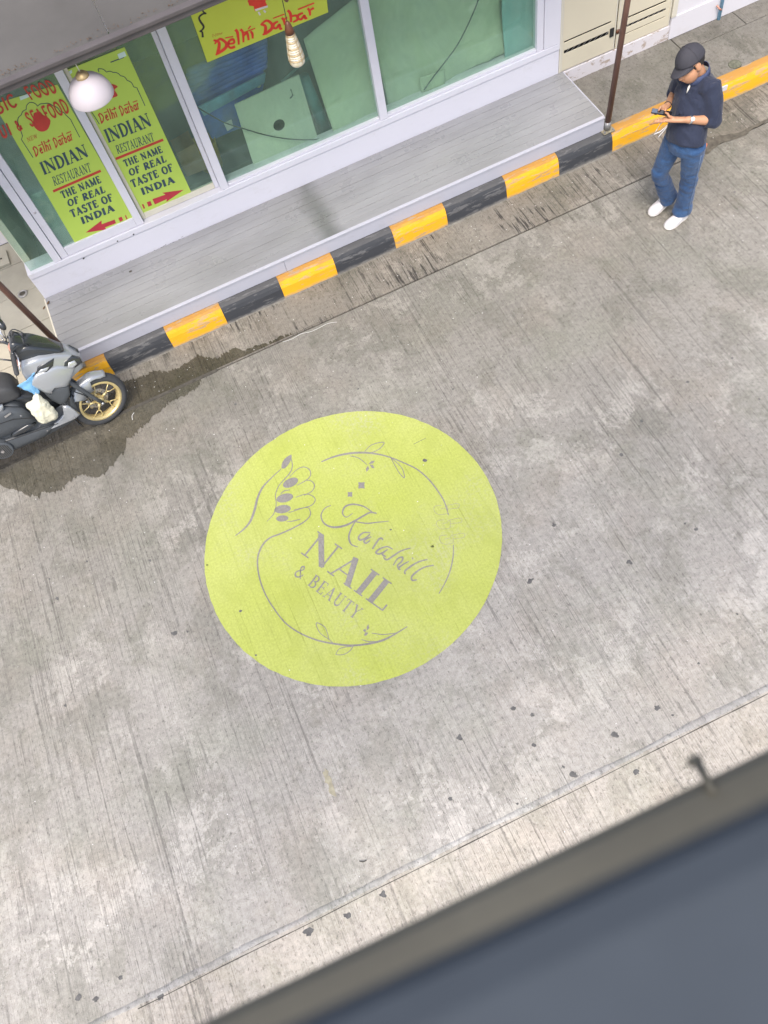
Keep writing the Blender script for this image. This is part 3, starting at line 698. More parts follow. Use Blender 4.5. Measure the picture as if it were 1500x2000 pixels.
pp = MB().tube([(5.632, 6.445, .172), (5.636, 6.445, 1.0), (5.64, 6.445, 3.0)], .017, 10).link('drain_pipe', 'blue_pipe', label='light blue painted pipe running down the white wall at the far right', cat='pipe', loc=(5.63, 6.445, .17), smooth=True)
MB().tube([(5.58, 6.448, .33), (5.60, 6.43, .30), (5.625, 6.425, .28)], .009, 6).link('clip', 'copper_trim', pp, smooth=True)

# ------------------------------------------------------------------ deck
deck = empty('deck', (1.15, 6.06, .17), 'raised grey painted timber deck in front of the shop windows', 'deck')
ny = 9; y0, y1 = 5.693, 6.448
DB = [-1.522, 3.868]
for j in range(ny):
    a = y0 + (y1 - y0) * j / ny; b_ = y0 + (y1 - y0) * (j + 1) / ny
    for i in range(1):
        dz = random.uniform(-.0012, .0012)
        MB().box(DB[i] + (.0015 if i else 0), DB[i + 1] - .0015, a + .0014, b_ - .0014, .331, .350 + dz).link('plank', 'deck_paint', deck, bevel=.0025)
MB().box(-1.518, 3.86, 5.70, 6.445, .20, .329).link('under_frame', 'joint_dark', deck)
MB().box(-1.525, .606, 5.668, 5.690, .201, .331).link('fascia', 'fascia_white', deck, bevel=.003)
MB().box(.608, 3.872, 5.668, 5.690, .201, .331).link('fascia', 'fascia_white', deck, bevel=.003)
MB().box(-1.525, 3.873, 5.662, 5.694, .333, .352).link('nosing', 'fascia_white', deck, bevel=.003)
MB().box(3.869, 3.882, 5.692, 6.447, .175, .347).link('end_board', 'fascia_white', deck, bevel=.003)
MB().box(-1.536, -1.523, 5.692, 6.447, .175, .347).link('end_board', 'cream_wall', deck, bevel=.003)
q = G(256, 530, .35)

# ------------------------------------------------------------------ posts and awning
def post(xb, zb, xt, zt, label):
    t = empty('awning_post', (xb, 5.66, zb), label, 'post', 'brown posts holding up the awning')
    yb = 5.66
    MB().tube([(xb, yb, zb + .075), (xt, yb, zt)], .026, 16).link('pole', 'pole_brown', t, smooth=True)
    MB().tube([(xb, yb, zb + .006), (xb, yb, zb + .09)], .030, 16).link('sleeve', 'steel_grey', t, smooth=True)
    MB().box(xb - .062, xb + .058, yb - .052, yb + .035, zb, zb + .007).link('base_plate', 'plate_olive', t, bevel=.002)
    for sx in (-.045, .041):
        MB().lathe([(.001, .014), (.008, .014), (.010, .004), (.010, 0)], (xb + sx, yb - .035, zb + .007), 6).link('bolt', 'steel_grey', t)
    return t
post(3.905, .2, 4.06, 2.69, 'brown steel post standing on the kerb at the right end of the deck')
post(-1.455, .2, -1.70, 2.70, 'brown steel post rising behind the parked scooter at the left')
aw = empty('awning', (1.1, 6.0, 2.7), 'grey sheet metal awning over the shopfront with dead leaves along its edge', 'awning')
def awz(y): return 2.755 + (y - 5.56) * .22
for i, x in enumerate([-2.9 + .98 * k for k in range(7)]):
    x1_ = x + .975; e = .004 * (i % 2)
    mb = MB(); mb.add([(x, 5.565, awz(5.565) + e), (x1_, 5.565, awz(5.565) + e), (x1_, 6.45, awz(6.45) + e), (x, 6.45, awz(6.45) + e), (x, 5.565, awz(5.565) - .01 + e), (x1_, 5.565, awz(5.565) - .01 + e), (x1_, 6.45, awz(6.45) - .01 + e), (x, 6.45, awz(6.45) - .01 + e)],
                      [(0, 1, 2, 3), (7, 6, 5, 4), (0, 4, 5, 1), (1, 5, 6, 2), (2, 6, 7, 3), (3, 7, 4, 0)])
    mb.link('roof_sheet', 'awning_sheet', aw, bevel=.003)
MB().box(-2.9, 4.1, 5.505, 5.562, 2.742, 2.772).link('gutter_lip', 'awning_lip', aw, bevel=.006)
MB().box(-2.9, 4.1, 5.520, 5.560, 2.700, 2.741).link('front_beam', 'awning_lip', aw, bevel=.004)
MB().box(-2.9, 4.1, 5.566, 5.60, 2.69, 2.742).link('front_beam', 'pole_brown', aw)
for x in (-2.8, -1.70, .2, 1.9, 4.06):
    MB().tube([(x, 5.60, 2.72), (x, 6.44, 2.9)], .018, 8).link('rafter', 'pole_brown', aw)
mb = MB()
for i in range(230):
    t = random.random(); x = -1.0 + 2.05 * t + random.gauss(0, .03)
    if mnoise.noise(Vector((x * 6, 2.2, 0))) < -.12: continue
    y = 5.585 + abs(random.gauss(0, .018)); z = awz(y) + .006 + random.uniform(0, .006); s_ = random.uniform(.003, .009); a = random.random() * 6.3
    c1, s1_ = math.cos(a) * s_, math.sin(a) * s_
    mb.add([(x - c1, y - s1_, z), (x + s1_ * .4, y - c1 * .4, z + .004), (x + c1, y + s1_, z + .002), (x - s1_ * .4, y + c1 * .4, z + .005)], [(0, 1, 2, 3)])
mb.link('leaf_litter', 'dry_leaf', label='dead leaves and dirt lying along the front edge of the awning', kind='stuff')

# ------------------------------------------------------------------ hanging lamps
px, py_, pz = -.238, 5.62, 2.452
l1 = empty('pendant_lamp', (px, py_, pz), 'white opal dome pendant lamp hanging from the awning over the banners', 'lamp')
prof_ = [(.150, -.045), (.151, -.035), (.146, -.002), (.128, .040), (.098, .075), (.062, .098), (.030, .108), (.001, .110)]
inner = [(r - .006 if r > .01 else r, z - .006) for r, z in prof_[::-1]]
MB().rings([[Vector((px + r * math.cos(2 * math.pi * i / 40), py_ + r * math.sin(2 * math.pi * i / 40), pz + z)) for i in range(40)] for r, z in prof_ + inner], cap=False).link('lamp_shade', 'lamp_opal', l1, smooth=True)
MB().lathe([(.046, .100), (.043, .118), (.026, .136), (.010, .142), (.001, .142)], (px, py_, pz), 24).link('cap', 'brass', l1, smooth=True)
MB().tube([(px, py_, pz + .14), (px - .005, py_, 2.70)], .0032, 6).link('cord', 'cord_white', l1)
bx_, bz = 1.185, 2.02
l2 = empty('pendant_lamp', (bx_, 5.62, bz), 'ribbed amber glass lantern with brown cap hanging in front of the yellow sign', 'lamp')
pf = []
for i in range(31):
    t = i / 30; r = .028 + (.060 - .028) * (1 - (1 - t) ** 1.5); r = r if t < .82 else r * math.sqrt(max(0, 1 - ((t - .82) / .185) ** 2))
    pf.append((max(r, .001), .262 - .25 * t))
MB().lathe(pf, (bx_, 5.62, bz), 28).link('glass', 'lamp_ribs', l2, smooth=True)
for i in range(13):
    t = .06 + i * .058; r = .028 + .032 * (1 - (1 - t) ** 1.5) + .001; z = .262 - .25 * t
    MB().lathe([(r - .003, z), (r, z + .0035), (r + .004, z), (r, z - .0035)], (bx_, 5.62, bz), 24, close=True).link('ring', 'lamp_ribs' if i % 3 else 'brass', l2, smooth=True)
for k in range(4):
    a = k * math.pi / 2 + .4
    MB().tube([(bx_ + math.cos(a) * (p[0] + .004), 5.62 + math.sin(a) * (p[0] + .004), bz + p[1]) for p in pf[1:27:3]], .0022, 6).link('rib', 'brass', l2)
MB().lathe([(.001, .345), (.010, .342), (.020, .325), (.030, .29), (.034, .258), (.001, .256)], (bx_, 5.62, bz), 20).link('cap', 'lamp_wood', l2, smooth=True)
MB().tube([(bx_, 5.62, bz + .34), (bx_ + .006, 5.62, 2.50), (bx_ + .012, 5.62, 2.70)], .003, 6).link('cord', 'cable_black', l2)
MB().ball((bx_ + .035, 5.62, 2.545), (.026, .026, .062)).link('cord_weight', 'lamp_wood', l2, smooth=True)
MB().tube([(bx_ + .035, 5.62, 2.60), (bx_ + .035, 5.62, 2.70)], .003, 6).link('cord', 'cable_black', l2)

# ------------------------------------------------------------------ things behind the glass
def board(name, corners, y, mat, label=None, cat=None, th=.012, parent=None, hole=None):
    P = [W(x, z, y) for x, z in corners]
    o = MB().prism(P, (0, th, 0)).link(name, mat, parent, label=label, cat=cat, loc=None if parent else sum(P, Vector()) / len(P), bevel=.001)
    return o
YB = 6.60
bd = board('board', [(458, 205), (584, 146), (625, 285), (500, 336)], YB, 'board_white', 'pale board with a round hole leaning inside the third window', 'board')
hc = W(545, 244, YB)
MB().lathe([(.001, .0), (.054, .0)], (hc.x, YB - .0016, hc.z), 28, axis=(0, -1, 0)).link('hole', 'interior_dark', bd)
MB().tube([W(568, 175, YB - .004), W(572, 186, YB - .004), W(567, 192, YB - .004)], .006, 6).link('tear', 'interior_dark', bd)
def crumple(name, corners, y, mat, label, cat, amp=.02, n=18):
    A, B_, C_, D_ = [W(x, z, y) for x, z in corners]; rows = []
    for j in range(n + 1):
        v = j / n; rows.append([])
        for i in range(n + 1):
            u = i / n; p = A.lerp(B_, u).lerp(D_.lerp(C_, u), v); d = mnoise.fractal(Vector((p.x * 2.2, p.z * 2.2, y * 3)), 1, 2, 4) - .9 * abs(mnoise.noise(Vector((p.x * 5 + p.z * 3, p.z * 1.5, y)))) * max(0, v - .45)
            rows[-1].append(p + Vector((0, d * amp, mnoise.noise(Vector((p.x * 5, y, 1))) * .02 * (v > .93))))
    me = MB().rings(rows, cap=False, closed=False).mesh(name)
    o = link(name, me, mat, label=label, cat=cat, smooth=True, loc=(A + B_ + C_ + D_) / 4)
    s_ = o.modifiers.new('thick', 'SOLIDIFY'); s_.thickness = .006; return o
crumple('paper_sheet', [(592, 76), (712, -20), (748, 231), (655, 272)], 6.60, 'sheet_white', 'large pale green sheet hanging in the third window beside the board', 'sheet')
crumple('paper_sheet', [(700, -40), (978, -60), (985, 98), (760, 213)], 6.63, 'sheet_white', 'wide pale green sheet covering the fourth window', 'sheet', .05, 40)
crumple('paper_sheet', [(978, -60), (1062, -60), (1062, 90), (985, 128)], 6.58, 'teal_sheet', 'narrow teal sheet at the right edge of the fourth window', 'sheet')
crumple('crumpled_paper', [(932, 130), (958, 120), (960, 134), (934, 146)], 6.62, 'sheet_white', 'small crumpled paper on the sill at the right of the fourth window', 'paper', .03, 8)
crumple('crumpled_paper', [(820, 152), (868, 134), (868, 164), (822, 180)], 6.58, 'sheet_white', 'torn square of pale paper at the foot of the cable in the fourth window', 'paper', .012, 8)
def cable(pts, y, r, label):
    P = [W(a, b_, y) for a, b_ in pts]; P = [Vector(q) for q in catmull([tuple(p) for p in P], 5)]
    MB().tube(P, r, 6).link('cable', 'cable_black', label=label, cat='cable', loc=P[0], smooth=True)
cable([(383, 208), (410, 224), (440, 240), (478, 252), (520, 264), (560, 271), (600, 273), (640, 270)], 6.56, .0052, 'black cable sagging across the board in the third window')
cable([(938, -10), (920, 35), (895, 85), (870, 120), (848, 148), (828, 176)], 6.545, .0055, 'black cable slanting down across the fourth window')
# blue wrapped bundle, yellow bucket, roll, red cloth
bb = MB()
for i in range(7):
    a = W(372, 205 - i * 11, 6.95); c_ = W(515, 128 - i * 8, 6.95)
    bb.tube([a + Vector((0, .02 * (i % 2), 0)), a.lerp(c_, .5) + Vector((0, 0, .015 * math.sin(i))), c_], .035, 8, round_end=True)
bl = bb.link('folded_tarpaulins', 'blue_bag', label='stack of folded dark blue sheets behind the third window', cat='tarpaulin', loc=W(440, 170, 6.95), smooth=True)
A = [W(380, 212, 6.85), W(520, 145, 6.85), W(512, 196, 6.85), W(476, 215, 6.85), W(475, 250, 6.85), W(416, 275, 6.85)]
o = MB().prism(A, (0, .25, 0)).link('plastic_bag', 'blue_bag', label='blue plastic bag with a white tag below the folded sheets', cat='bag', loc=A[0], bevel=.02)
MB().prism([W(437, 240, 6.845), W(452, 233, 6.845), W(456, 248, 6.845), W(444, 256, 6.845)], (0, -.003, 0)).link('tag', 'paper_white', o)
MB().prism([W(386, 207, 6.842), W(518, 140, 6.842), W(516, 160, 6.842), W(398, 225, 6.842)], (0, -.02, 0)).link('clear_wrap', 'blue_plastic', o, bevel=.006)
MB().ball(W(505, 166, 6.835), (.022, .008, .026)).link('cap', 'board_white', o, smooth=True)
bk_ = W(425, 335, 6.80)
MB().lathe([(.10, 0), (.115, .26), (.118, .27), (.108, .268), (.095, .02)], (bk_.x - .02, 6.86, .62), 24).link('bucket', 'yellow_bucket', label='yellow bucket standing inside at the left of the third window', cat='bucket', loc=(bk_.x, 6.86, .62), smooth=True)
MB().box(-1.0, .9, 6.75, 7.3, .36, .60).link('counter', 'interior_dark', label='low dark shelf inside the shop under the folded sheets', cat='shelf', loc=(0, 7, .36))
MB().tube([W(592, 150, 6.78), W(640, 262, 6.78)], .055, 16).link('roll', 'roll_teal', label='dark teal roll standing between board and sheet in the third window', cat='roll', loc=W(640, 262, 6.78), smooth=True)
MB().ball(W(637, 264, 6.62), (.058, .03, .022)).link('cloth', 'red_cloth', label='red cloth on the sill below the teal roll', cat='cloth', loc=W(637, 264, 6.62), smooth=True)
cabinet = MB().box(-1.16, -.62, 6.62, 7.15, .37, 1.20).link('freezer', 'freezer_body', label='pale chest freezer behind the left banner', cat='freezer', loc=(-.9, 6.9, .37), bevel=.012)
MB().box(-1.17, -.55, 6.60, 7.17, 1.202, 1.25).link('lid', 'freezer_body', cabinet, bevel=.008)
MB().box(-1.45, -.5, 7.3, 7.7, .37, 1.75).link('cabinet', 'interior_wall', label='grey cabinet inside behind the freezer', cat='cabinet', loc=(-1, 7.5, .37), bevel=.01)
MB().prism([W(128, 142, 6.9), W(225, 90, 6.9), W(238, 115, 6.9), W(150, 172, 6.9)], (0, .3, 0)).link('cardboard_box', 'brown_box', label='brown cardboard box behind the top of the right banner', cat='box', loc=W(180, 130, 6.9))
MB().prism([W(345, 300, 6.75), W(380, 280, 6.75), W(405, 330, 6.75), W(365, 345, 6.75)], (0, .2, 0)).link('cardboard_box', 'brown_box', label='small brown box inside beside the right banner', cat='box', loc=W(370, 320, 6.75))
MB().tube([W(705, -10, 7.0), W(640, 80, 7.0), W(550, 160, 7.0)], .012, 8).link('hose', 'teal_sheet', label='thin teal tube slanting behind the lantern in the third window', cat='tube', loc=W(640, 80, 7.0), smooth=True)

# ------------------------------------------------------------------ our own building: ledge and handrail below the lens
own = empty('balcony', (0, -.5, 5.0), 'brown balcony ledge at the near corner below the viewer', 'balcony')
a0, a1 = G(300, 2043, 5.25), G(1500, 1463, 5.25)
def along(p, q, x): return p.lerp(q, (x - p.x) / (q.x - p.x))
e0, e1 = along(a0, a1, -2.6), along(a0, a1, 2.6)
MB().prism([e0, e1, Vector((e1.x, -.32, 5.25)), Vector((e0.x, -.32, 5.25))], (0, 0, -.13)).link('ledge', 'ledge_lip', own, bevel=.006)
MB().box(-2.6, 2.6, -.62, -.33, 4.98, 5.10).link('floor', 'building_grey', own)
h0, h1 = G(565, 2000, 5.575), G(1500, 1563, 5.575)
k0, k1 = along(h0, h1, -2.6), along(h0, h1, 2.6)
hr = empty('handrail', (0, -.05, 5.25), 'blue grey painted handrail close to the viewer above the balcony ledge', 'handrail')
MB().prism([k0, k1, Vector((k1.x, k1.y - .13, 5.575)), Vector((k0.x, k0.y - .13, 5.575))], (0, 0, -.05)).link('rail', 'ledge_blue', hr, bevel=.012)
for x in (-1.3, 1.3): MB().box(x - .02, x + .02, -.10, -.06, 5.251, 5.524).link('post', 'ledge_blue', hr)
hk = G(1385, 1532, 5.251); hk2 = G(1362, 1489, 5.251); hk3 = G(1345, 1492, 5.251); hk4 = G(1368, 1480, 5.251)
ho = MB().tube([hk + (hk - hk2) * .4, hk2], .0028, 8).link('hook', 'ledge_lip', label='small dark T shaped hook sticking out from the balcony ledge', cat='hook', loc=hk, smooth=True)
MB().tube([hk3, hk4], .0028, 8).link('cross_bar', 'ledge_lip', ho, smooth=True)
for x in (-2.4, 2.4): MB().box(x - .09, x + .09, -.58, -.40, -.12, 4.978).link('column', 'building_grey', own)
#@@PART3
# ================================================================== PRINT: banners, sign, floor logo
YS = 6.445
def wallprint(y): return Print(lambda px, py: W(px, py, y), (0, -1, 0), .0010)
# two banners standing behind the sliding panes
def banner(corners, y, label):
    P = [W(a, b_, y) for a, b_ in corners]
    return MB().prism(P, (0, .0015, 0)).link('banner', 'lime_print', label=label, cat='banner', loc=sum(P, Vector()) / 4)
yb = 6.5185
bR = banner([(118, 142), (243, 92), (378, 385), (250, 440)], yb, 'lime restaurant banner with a red arrow pointing right on the second pane')
bL = banner([(-12, 204), (112, 165), (265, 432), (146, 474)], 6.4735, 'lime restaurant banner with a red arrow pointing left on the first pane')
def banner_text(par, y, L):
    P = wallprint(y); Pn = 'lettering'
    write(P, 'INDIAN', *L['indian'], T=.22, t=.075, gap=.03); P.link(Pn, 'navy_ink', par)
    P = wallprint(y); write(P, 'RESTAURANT', *L['rest'], T=.16, t=.07, gap=.03); P.link(Pn, 'navy_ink', par)
    for i, tx in enumerate(('THE NAME', 'OF REAL', 'TASTE OF', 'INDIA')):
        P = wallprint(y); write(P, tx, *L['l%d' % i], T=.29, t=.14, gap=.10); P.link(Pn, 'navy_ink', par)
    P = wallprint(y); a, b_ = L['bar']; P.stroke([a, b_], 5.0); P.link('red_bar', 'red_ink', par)
    P = wallprint(y); write(P, 'NEW', *L['new'], T=.1, t=.08, gap=.1); P.link(Pn, 'red_ink', par)
    P = wallprint(y); deco(P, L['dd']); P.link(Pn, 'red_ink', par)
    P = wallprint(y)
    for s_ in L['arch']: P.stroke(s_, 1.5)
    P.link('arch_outline', 'navy_ink', par)
    P = wallprint(y)
    for q in L['arrow']: P.fill(q)
    P.link('arrow', 'maroon_ink', par)
    P = wallprint(y); P.fill(L['orn'], True); P.link('ornament', 'red_ink', par)
def deco(P, L):
    """angular display lettering with bars over the words"""
    o, e, top = L; ex = (e[0] - o[0], e[1] - o[1]); up = (top[0] - o[0], top[1] - o[1])
    def at(u, v): return (o[0] + ex[0] * u + up[0] * v, o[1] + ex[1] * u + up[1] * v)
    write(P, 'delhi', at(0, 0), at(.44, 0), (at(0, 0)[0] + up[0] * .80, at(0, 0)[1] + up[1] * .80), style='sans', T=.17, gap=.05)
    write(P, 'darbar', at(.52, 0), at(1, 0), (at(.52, 0)[0] + up[0] * .80, at(.52, 0)[1] + up[1] * .80), style='sans', T=.17, gap=.03)
    w_ = math.hypot(*up) * .075
    for a, c in ((.15, .24), (.34, .46), (.66, .78), (.88, 1.0)): P.stroke([at(a, .70), at(c, .70)], w_)
def cap(p0, dx, dy): return (p0[0] + dx, p0[1] + dy)
def z1(x, y): return (x / 3.125, y / 3.125)         # measured on a 3.125 times enlargement
def z5(x, y): return (x / 5, 100 + y / 5)
def scallop(L, n=7):
    out = []
    for (a, b_) in zip(L[:-1], L[1:]):
        for k in range(n):
            t = k / n; nx, ny = (b_[1] - a[1]), -(b_[0] - a[0]); out.append((a[0] + (b_[0] - a[0]) * t + nx * .16 * math.sin(math.pi * t), a[1] + (b_[1] - a[1]) * t + ny * .16 * math.sin(math.pi * t)))
    out.append(L[-1]); return out
RB = dict(indian=(z1(660, 872), z1(930, 765), z1(628, 795)), rest=(z1(718, 940), z1(945, 858), z1(702, 890)), bar=(z1(706, 970), z1(996, 852)),
  l0=(z1(765, 1018), z1(995, 928), z1(748, 980)), l1=(z1(795, 1075), z1(1018, 985), z1(782, 1035)), l2=(z1(810, 1145), z1(1062, 1040), z1(793, 1102)), l3=(z1(870, 1190), z1(1070, 1112), z1(855, 1152)),
  new=(z1(572, 670), z1(632, 648), z1(564, 642)), dd=(z1(615, 752), z1(856, 664), z1(590, 680)),
  arch=[[z1(607, 758), z1(545, 660), z1(548, 640)], scallop([z1(598, 420), z1(650, 440), z1(690, 442), z1(735, 462), z1(775, 490), z1(815, 530)]), [z1(815, 530), z1(835, 535), z1(885, 645)], [z1(598, 420), z1(604, 440)]],
  arrow=[[z1(930, 1215), z1(1010, 1187), z1(990, 1176), z1(1122, 1158), z1(1015, 1232), z1(1018, 1215), z1(945, 1248)], [z1(895, 1234), z1(918, 1226), z1(928, 1252), z1(906, 1262)], [z1(865, 1248), z1(874, 1244), z1(886, 1270), z1(877, 1275)]],
  orn=[z1(640, 530), z1(680, 512), z1(718, 528), z1(700, 548), z1(718, 582), z1(690, 596), z1(650, 604), z1(632, 570)])
banner_text(bR, yb, RB)
P = wallprint(yb); write(P, 'ARRNFNUR', z1(674, 384), z1(757, 352), z1(670, 374), style='sans', T=.2) if False else P.stroke([z1(674, 380), z1(757, 349)], 2.2)
P.link('small_print', 'navy_ink', bR)
LB = dict(indian=(z1(268, 1068), z1(545, 952), z1(236, 995)), rest=(z1(332, 1135), z1(560, 1045), z1(315, 1082)), bar=(z1(324, 1168), z1(615, 1042)),
  l0=(z1(383, 1212), z1(620, 1112), z1(365, 1172)), l1=(z1(420, 1262), z1(645, 1172), z1(408, 1222)), l2=(z1(440, 1328), z1(695, 1222), z1(422, 1286)), l3=(z1(503, 1368), z1(702, 1284), z1(488, 1330)),
  new=(z1(170, 868), z1(230, 840), z1(162, 842)), dd=(z1(215, 956), z1(450, 852), z1(190, 884)),
  arch=[[z1(202, 962), z1(130, 850), z1(138, 830), z1(108, 745)], scallop([z1(108, 745), z1(130, 700), z1(160, 668), z1(180, 625), z1(230, 648), z1(270, 632), z1(320, 645), z1(365, 680), z1(400, 700)]), [z1(400, 700), z1(430, 728), z1(487, 838)]],
  arrow=[[z1(522, 1420), z1(620, 1345), z1(620, 1368), z1(700, 1340), z1(708, 1362), z1(640, 1388), z1(650, 1400)], [z1(722, 1330), z1(742, 1322), z1(752, 1344), z1(732, 1354)], [z1(762, 1315), z1(768, 1312), z1(778, 1336), z1(772, 1340)]],
  orn=[z1(205, 690), z1(240, 680), z1(262, 700), z1(290, 715), z1(308, 740), z1(290, 790), z1(245, 802), z1(205, 765)])
banner_text(bL, 6.4735, LB)
# white tape on the banner tops
for par, y, c in ((bR, yb - .0005, [(229, 106), (243, 100), (247, 109), (233, 115)]), (bL, 6.473, [(38, 189), (60, 181), (60, 188), (40, 196)]), (bR, yb - .0005, [(127, 144), (140, 136), (141, 142), (129, 150)])):
    P = wallprint(y); P.fill(c); P.link('tape', 'freezer_body', par)
# red lettering on the first pane
gt = empty('window_lettering', tuple(W(60, 200, 6.476)), 'red letters reading FOOD and & SEAFOOD on the leftmost window pane', 'lettering')
P = wallprint(6.4700); write(P, 'FOOD', z5(300, 478), z5(572, 395), z5(218, 360), style='sans', T=.17, gap=.07); P.link('word', 'red_ink', gt)
P = wallprint(6.4700); write(P, 'SEAFOOD', z5(300, 738), z5(690, 590), z5(232, 610), style='sans', T=.17, gap=.06); P.link('word', 'red_ink', gt)
P = wallprint(6.4700); write(P, '&', z5(180, 780), z5(228, 760), z5(130, 690), style='sans', T=.2); P.link('word', 'red_ink', gt)
P = wallprint(6.4700); write(P, 'ARABIC', z5(-290, 730), z5(178, 535), z5(-350, 605), style='sans', T=.17, gap=.06); P.link('word', 'red_ink', gt)
P = wallprint(6.4700); write(P, 'UI', z5(20, 855), z5(125, 812), z5(-30, 740), style='sans', T=.2, gap=.10); P.link('word', 'red_ink', gt)
# yellow sign on the third pane
ys = 6.480
Q = [W(a, b_, ys) for a, b_ in ((350, -35), (405, 122), (641, 24), (622, -150))]
sg = MB().prism(Q, (0, .004, 0)).link('sign', 'lime_sign', label='bright yellow Delhi Darbar sign stuck high on the third window pane', cat='sign', loc=sum(Q, Vector()) / 4)
def z2(x, y): return (300 + x / 3.125, y / 3.125)
P = wallprint(ys - .0005)
S_ = [  # heavy brush letters measured on the enlargement
 ([(365, 245), (400, 262), (390, 330)], [5, 8, 9]), ([(372, 268), (405, 238), (442, 262), (440, 290), (405, 318), (378, 335)], [4, 7, 9, 8, 4]),
 ([(452, 268), (490, 262), (485, 240), (462, 250), (455, 275), (470, 292), (498, 284)], [5, 7, 6, 7]), ([(437, 232), (486, 222)], [3, 3]),
 ([(498, 180), (512, 200), (520, 272)], [7, 8, 5]), ([(530, 178), (545, 200), (548, 258)], [7, 7, 5]), ([(548, 222), (570, 200), (580, 245)], [4, 7, 6]),
 ([(590, 190), (602, 205), (604, 235)], [5, 7, 5]), ([(552, 198), (620, 172)], [3, 3]), ([(576, 178), (592, 158)], [3, 4]),
 ([(655, 150), (682, 160), (680, 212)], [5, 8, 9]), ([(652, 152), (690, 125), (722, 148), (720, 175), (690, 200), (665, 212)], [4, 7, 9, 8, 4]),
 ([(760, 130), (735, 145), (730, 165), (748, 172), (768, 150), (772, 175), (785, 172)], [5, 8, 6, 7, 5]), ([(728, 112), (800, 86)], [3, 3]),
 ([(782, 108), (795, 125), (800, 152)], [6, 7, 5]), ([(795, 120), (815, 105)], [4, 6]),
 ([(818, 62), (835, 85), (838, 135)], [7, 8, 6]), ([(838, 100), (870, 95), (878, 118), (850, 135)], [4, 8, 4]),
 ([(912, 78), (885, 92), (880, 110), (900, 118), (920, 95), (925, 112), (938, 108)], [5, 8, 6, 7, 5]), ([(880, 58), (980, 18)], [4, 4]),
 ([(940, 50), (952, 68), (955, 95)], [6, 7, 5]), ([(955, 62), (978, 48)], [4, 7])]
for pts, ws in S_: P.stroke([z2(*q) for q in pts], [w_ * .74 for w_ in ws], True)
P.link('lettering', 'sign_red', sg)
P = wallprint(ys - .0005)
for pts in ([(362, 228), (360, 208), (378, 222), (380, 204)], [(396, 212), (386, 216), (388, 205), (398, 207)], [(400, 202), (406, 212), (408, 203), (415, 208), (418, 196)]): P.stroke([z2(*q) for q in pts], 1.0)
P.link('lettering', 'red_ink', sg)
P = wallprint(ys - .0005)
P.stroke([z2(*q) for q in [(300, 228), (296, 195), (282, 192), (298, 180), (305, 160), (285, 130), (278, 105), (300, 85), (320, 82), (302, 70), (300, 40)]], [4.4, 3.6, 2.2, 3.4, 4.2, 4.2, 3.6, 3.4, 2.4, 3.2, 4.4], True)
P.link('ornament', 'black_ink', sg)
P = wallprint(ys - .0005); P.fill([z2(*q) for q in [(580, -20), (690, -20), (682, 10), (698, 42), (660, 52), (618, 70), (610, 38), (584, 34), (574, 8)]]); P.link('ornament', 'sign_red', sg)
P = wallprint(ys - .0008); P.stroke([z2(620, 62), z2(697, 38)], 4); P.stroke([z2(640, 72), z2(650, 92)], 3.5); P.stroke([z2(672, 62), z2(684, 76)], 3.5); P.link('ornament', 'ornament_grey', sg)

# ---- round painted logo on the road
cx, cy, cr = .0794, 3.008, 1.180
me = bpy.data.meshes.new('painted_logo'); bm = bmesh.new()
vs = []
for i in range(360):
    a = 2 * math.pi * i / 360; r = cr + .004 * mnoise.noise(Vector((math.cos(a) * 18, math.sin(a) * 18, 0)))
    vs.append(bm.verts.new((cx + r * math.cos(a), cy + r * math.sin(a), .0040)))
bm.faces.new(vs); bm.to_mesh(me); bm.free()
logo = link('painted_logo', me, 'lime_paint', label='big round lime green nail salon logo painted on the road', cat='road marking', loc=(cx, cy, .004))
gp = lambda px, py: G(px, py, .0045)
def gprint(): return Print(gp, (0, 0, 1), .0010)
def c4(pts): return [(440 + x / 3.571, 850 + y / 3.571) for x, y in pts]
def c5(pts): return [(600 + x / 4.167, 860 + y / 4.167) for x, y in pts]
P = gprint()
P.stroke(c4([(70, 702), (130, 655), (175, 600), (205, 520), (225, 440), (260, 365), (320, 300), (390, 235)]), [1.4, 3.2, 4.2, 4.6, 4.2, 3.4, 2.2, 1.3], True)
P.stroke(c4([(460, 165), (468, 215), (450, 265), (410, 310), (370, 360), (350, 420), (355, 470), (350, 520), (330, 560), (290, 602)]), [1.4, 1.8, 2.2, 1.8, 1.6, 1.6, 1.5, 1.8, 1.6, .9], True)
for pts in ([(450, 290), (500, 240), (550, 222), (590, 245), (592, 285), (560, 318), (500, 350)], [(560, 315), (600, 320), (622, 350), (605, 390), (550, 420)], [(385, 412), (410, 390), (450, 382)],
            [(490, 435), (560, 412), (610, 425), (627, 455), (600, 490), (530, 512), (440, 542)], [(430, 605), (480, 598), (525, 585)]): P.stroke(c4(pts), [1.2, 2.0, 1.4], True)
P.stroke(c4([(480, 520), (570, 505), (592, 530), (590, 565), (550, 605), (470, 650), (380, 690), (315, 715), (265, 760), (232, 830), (225, 900), (240, 1000), (280, 1110), (340, 1210), (420, 1310), (520, 1380), (640, 1430), (760, 1455), (880, 1467), (1000, 1455), (1100, 1430), (1180, 1390), (1270, 1335)]),
         [1.0, 1.8, 2.4, 3.0, 3.2, 3.0, 2.6, 2.6, 3.0, 3.6, 4.2, 1.8], True)
for cx_, cy_, a, b_, t in ((455, 332, 57, 30, -25), (415, 438, 60, 30, -14), (400, 516, 58, 29, -8), (398, 581, 43, 22, -4)):
    P.fill(c4([(cx_ + a * math.cos(q) * math.cos(rad(t)) - b_ * math.sin(q) * math.sin(rad(t)), cy_ + a * math.cos(q) * math.sin(rad(t)) + b_ * math.sin(q) * math.cos(rad(t))) for q in [2 * math.pi * i / 20 for i in range(20)]]))
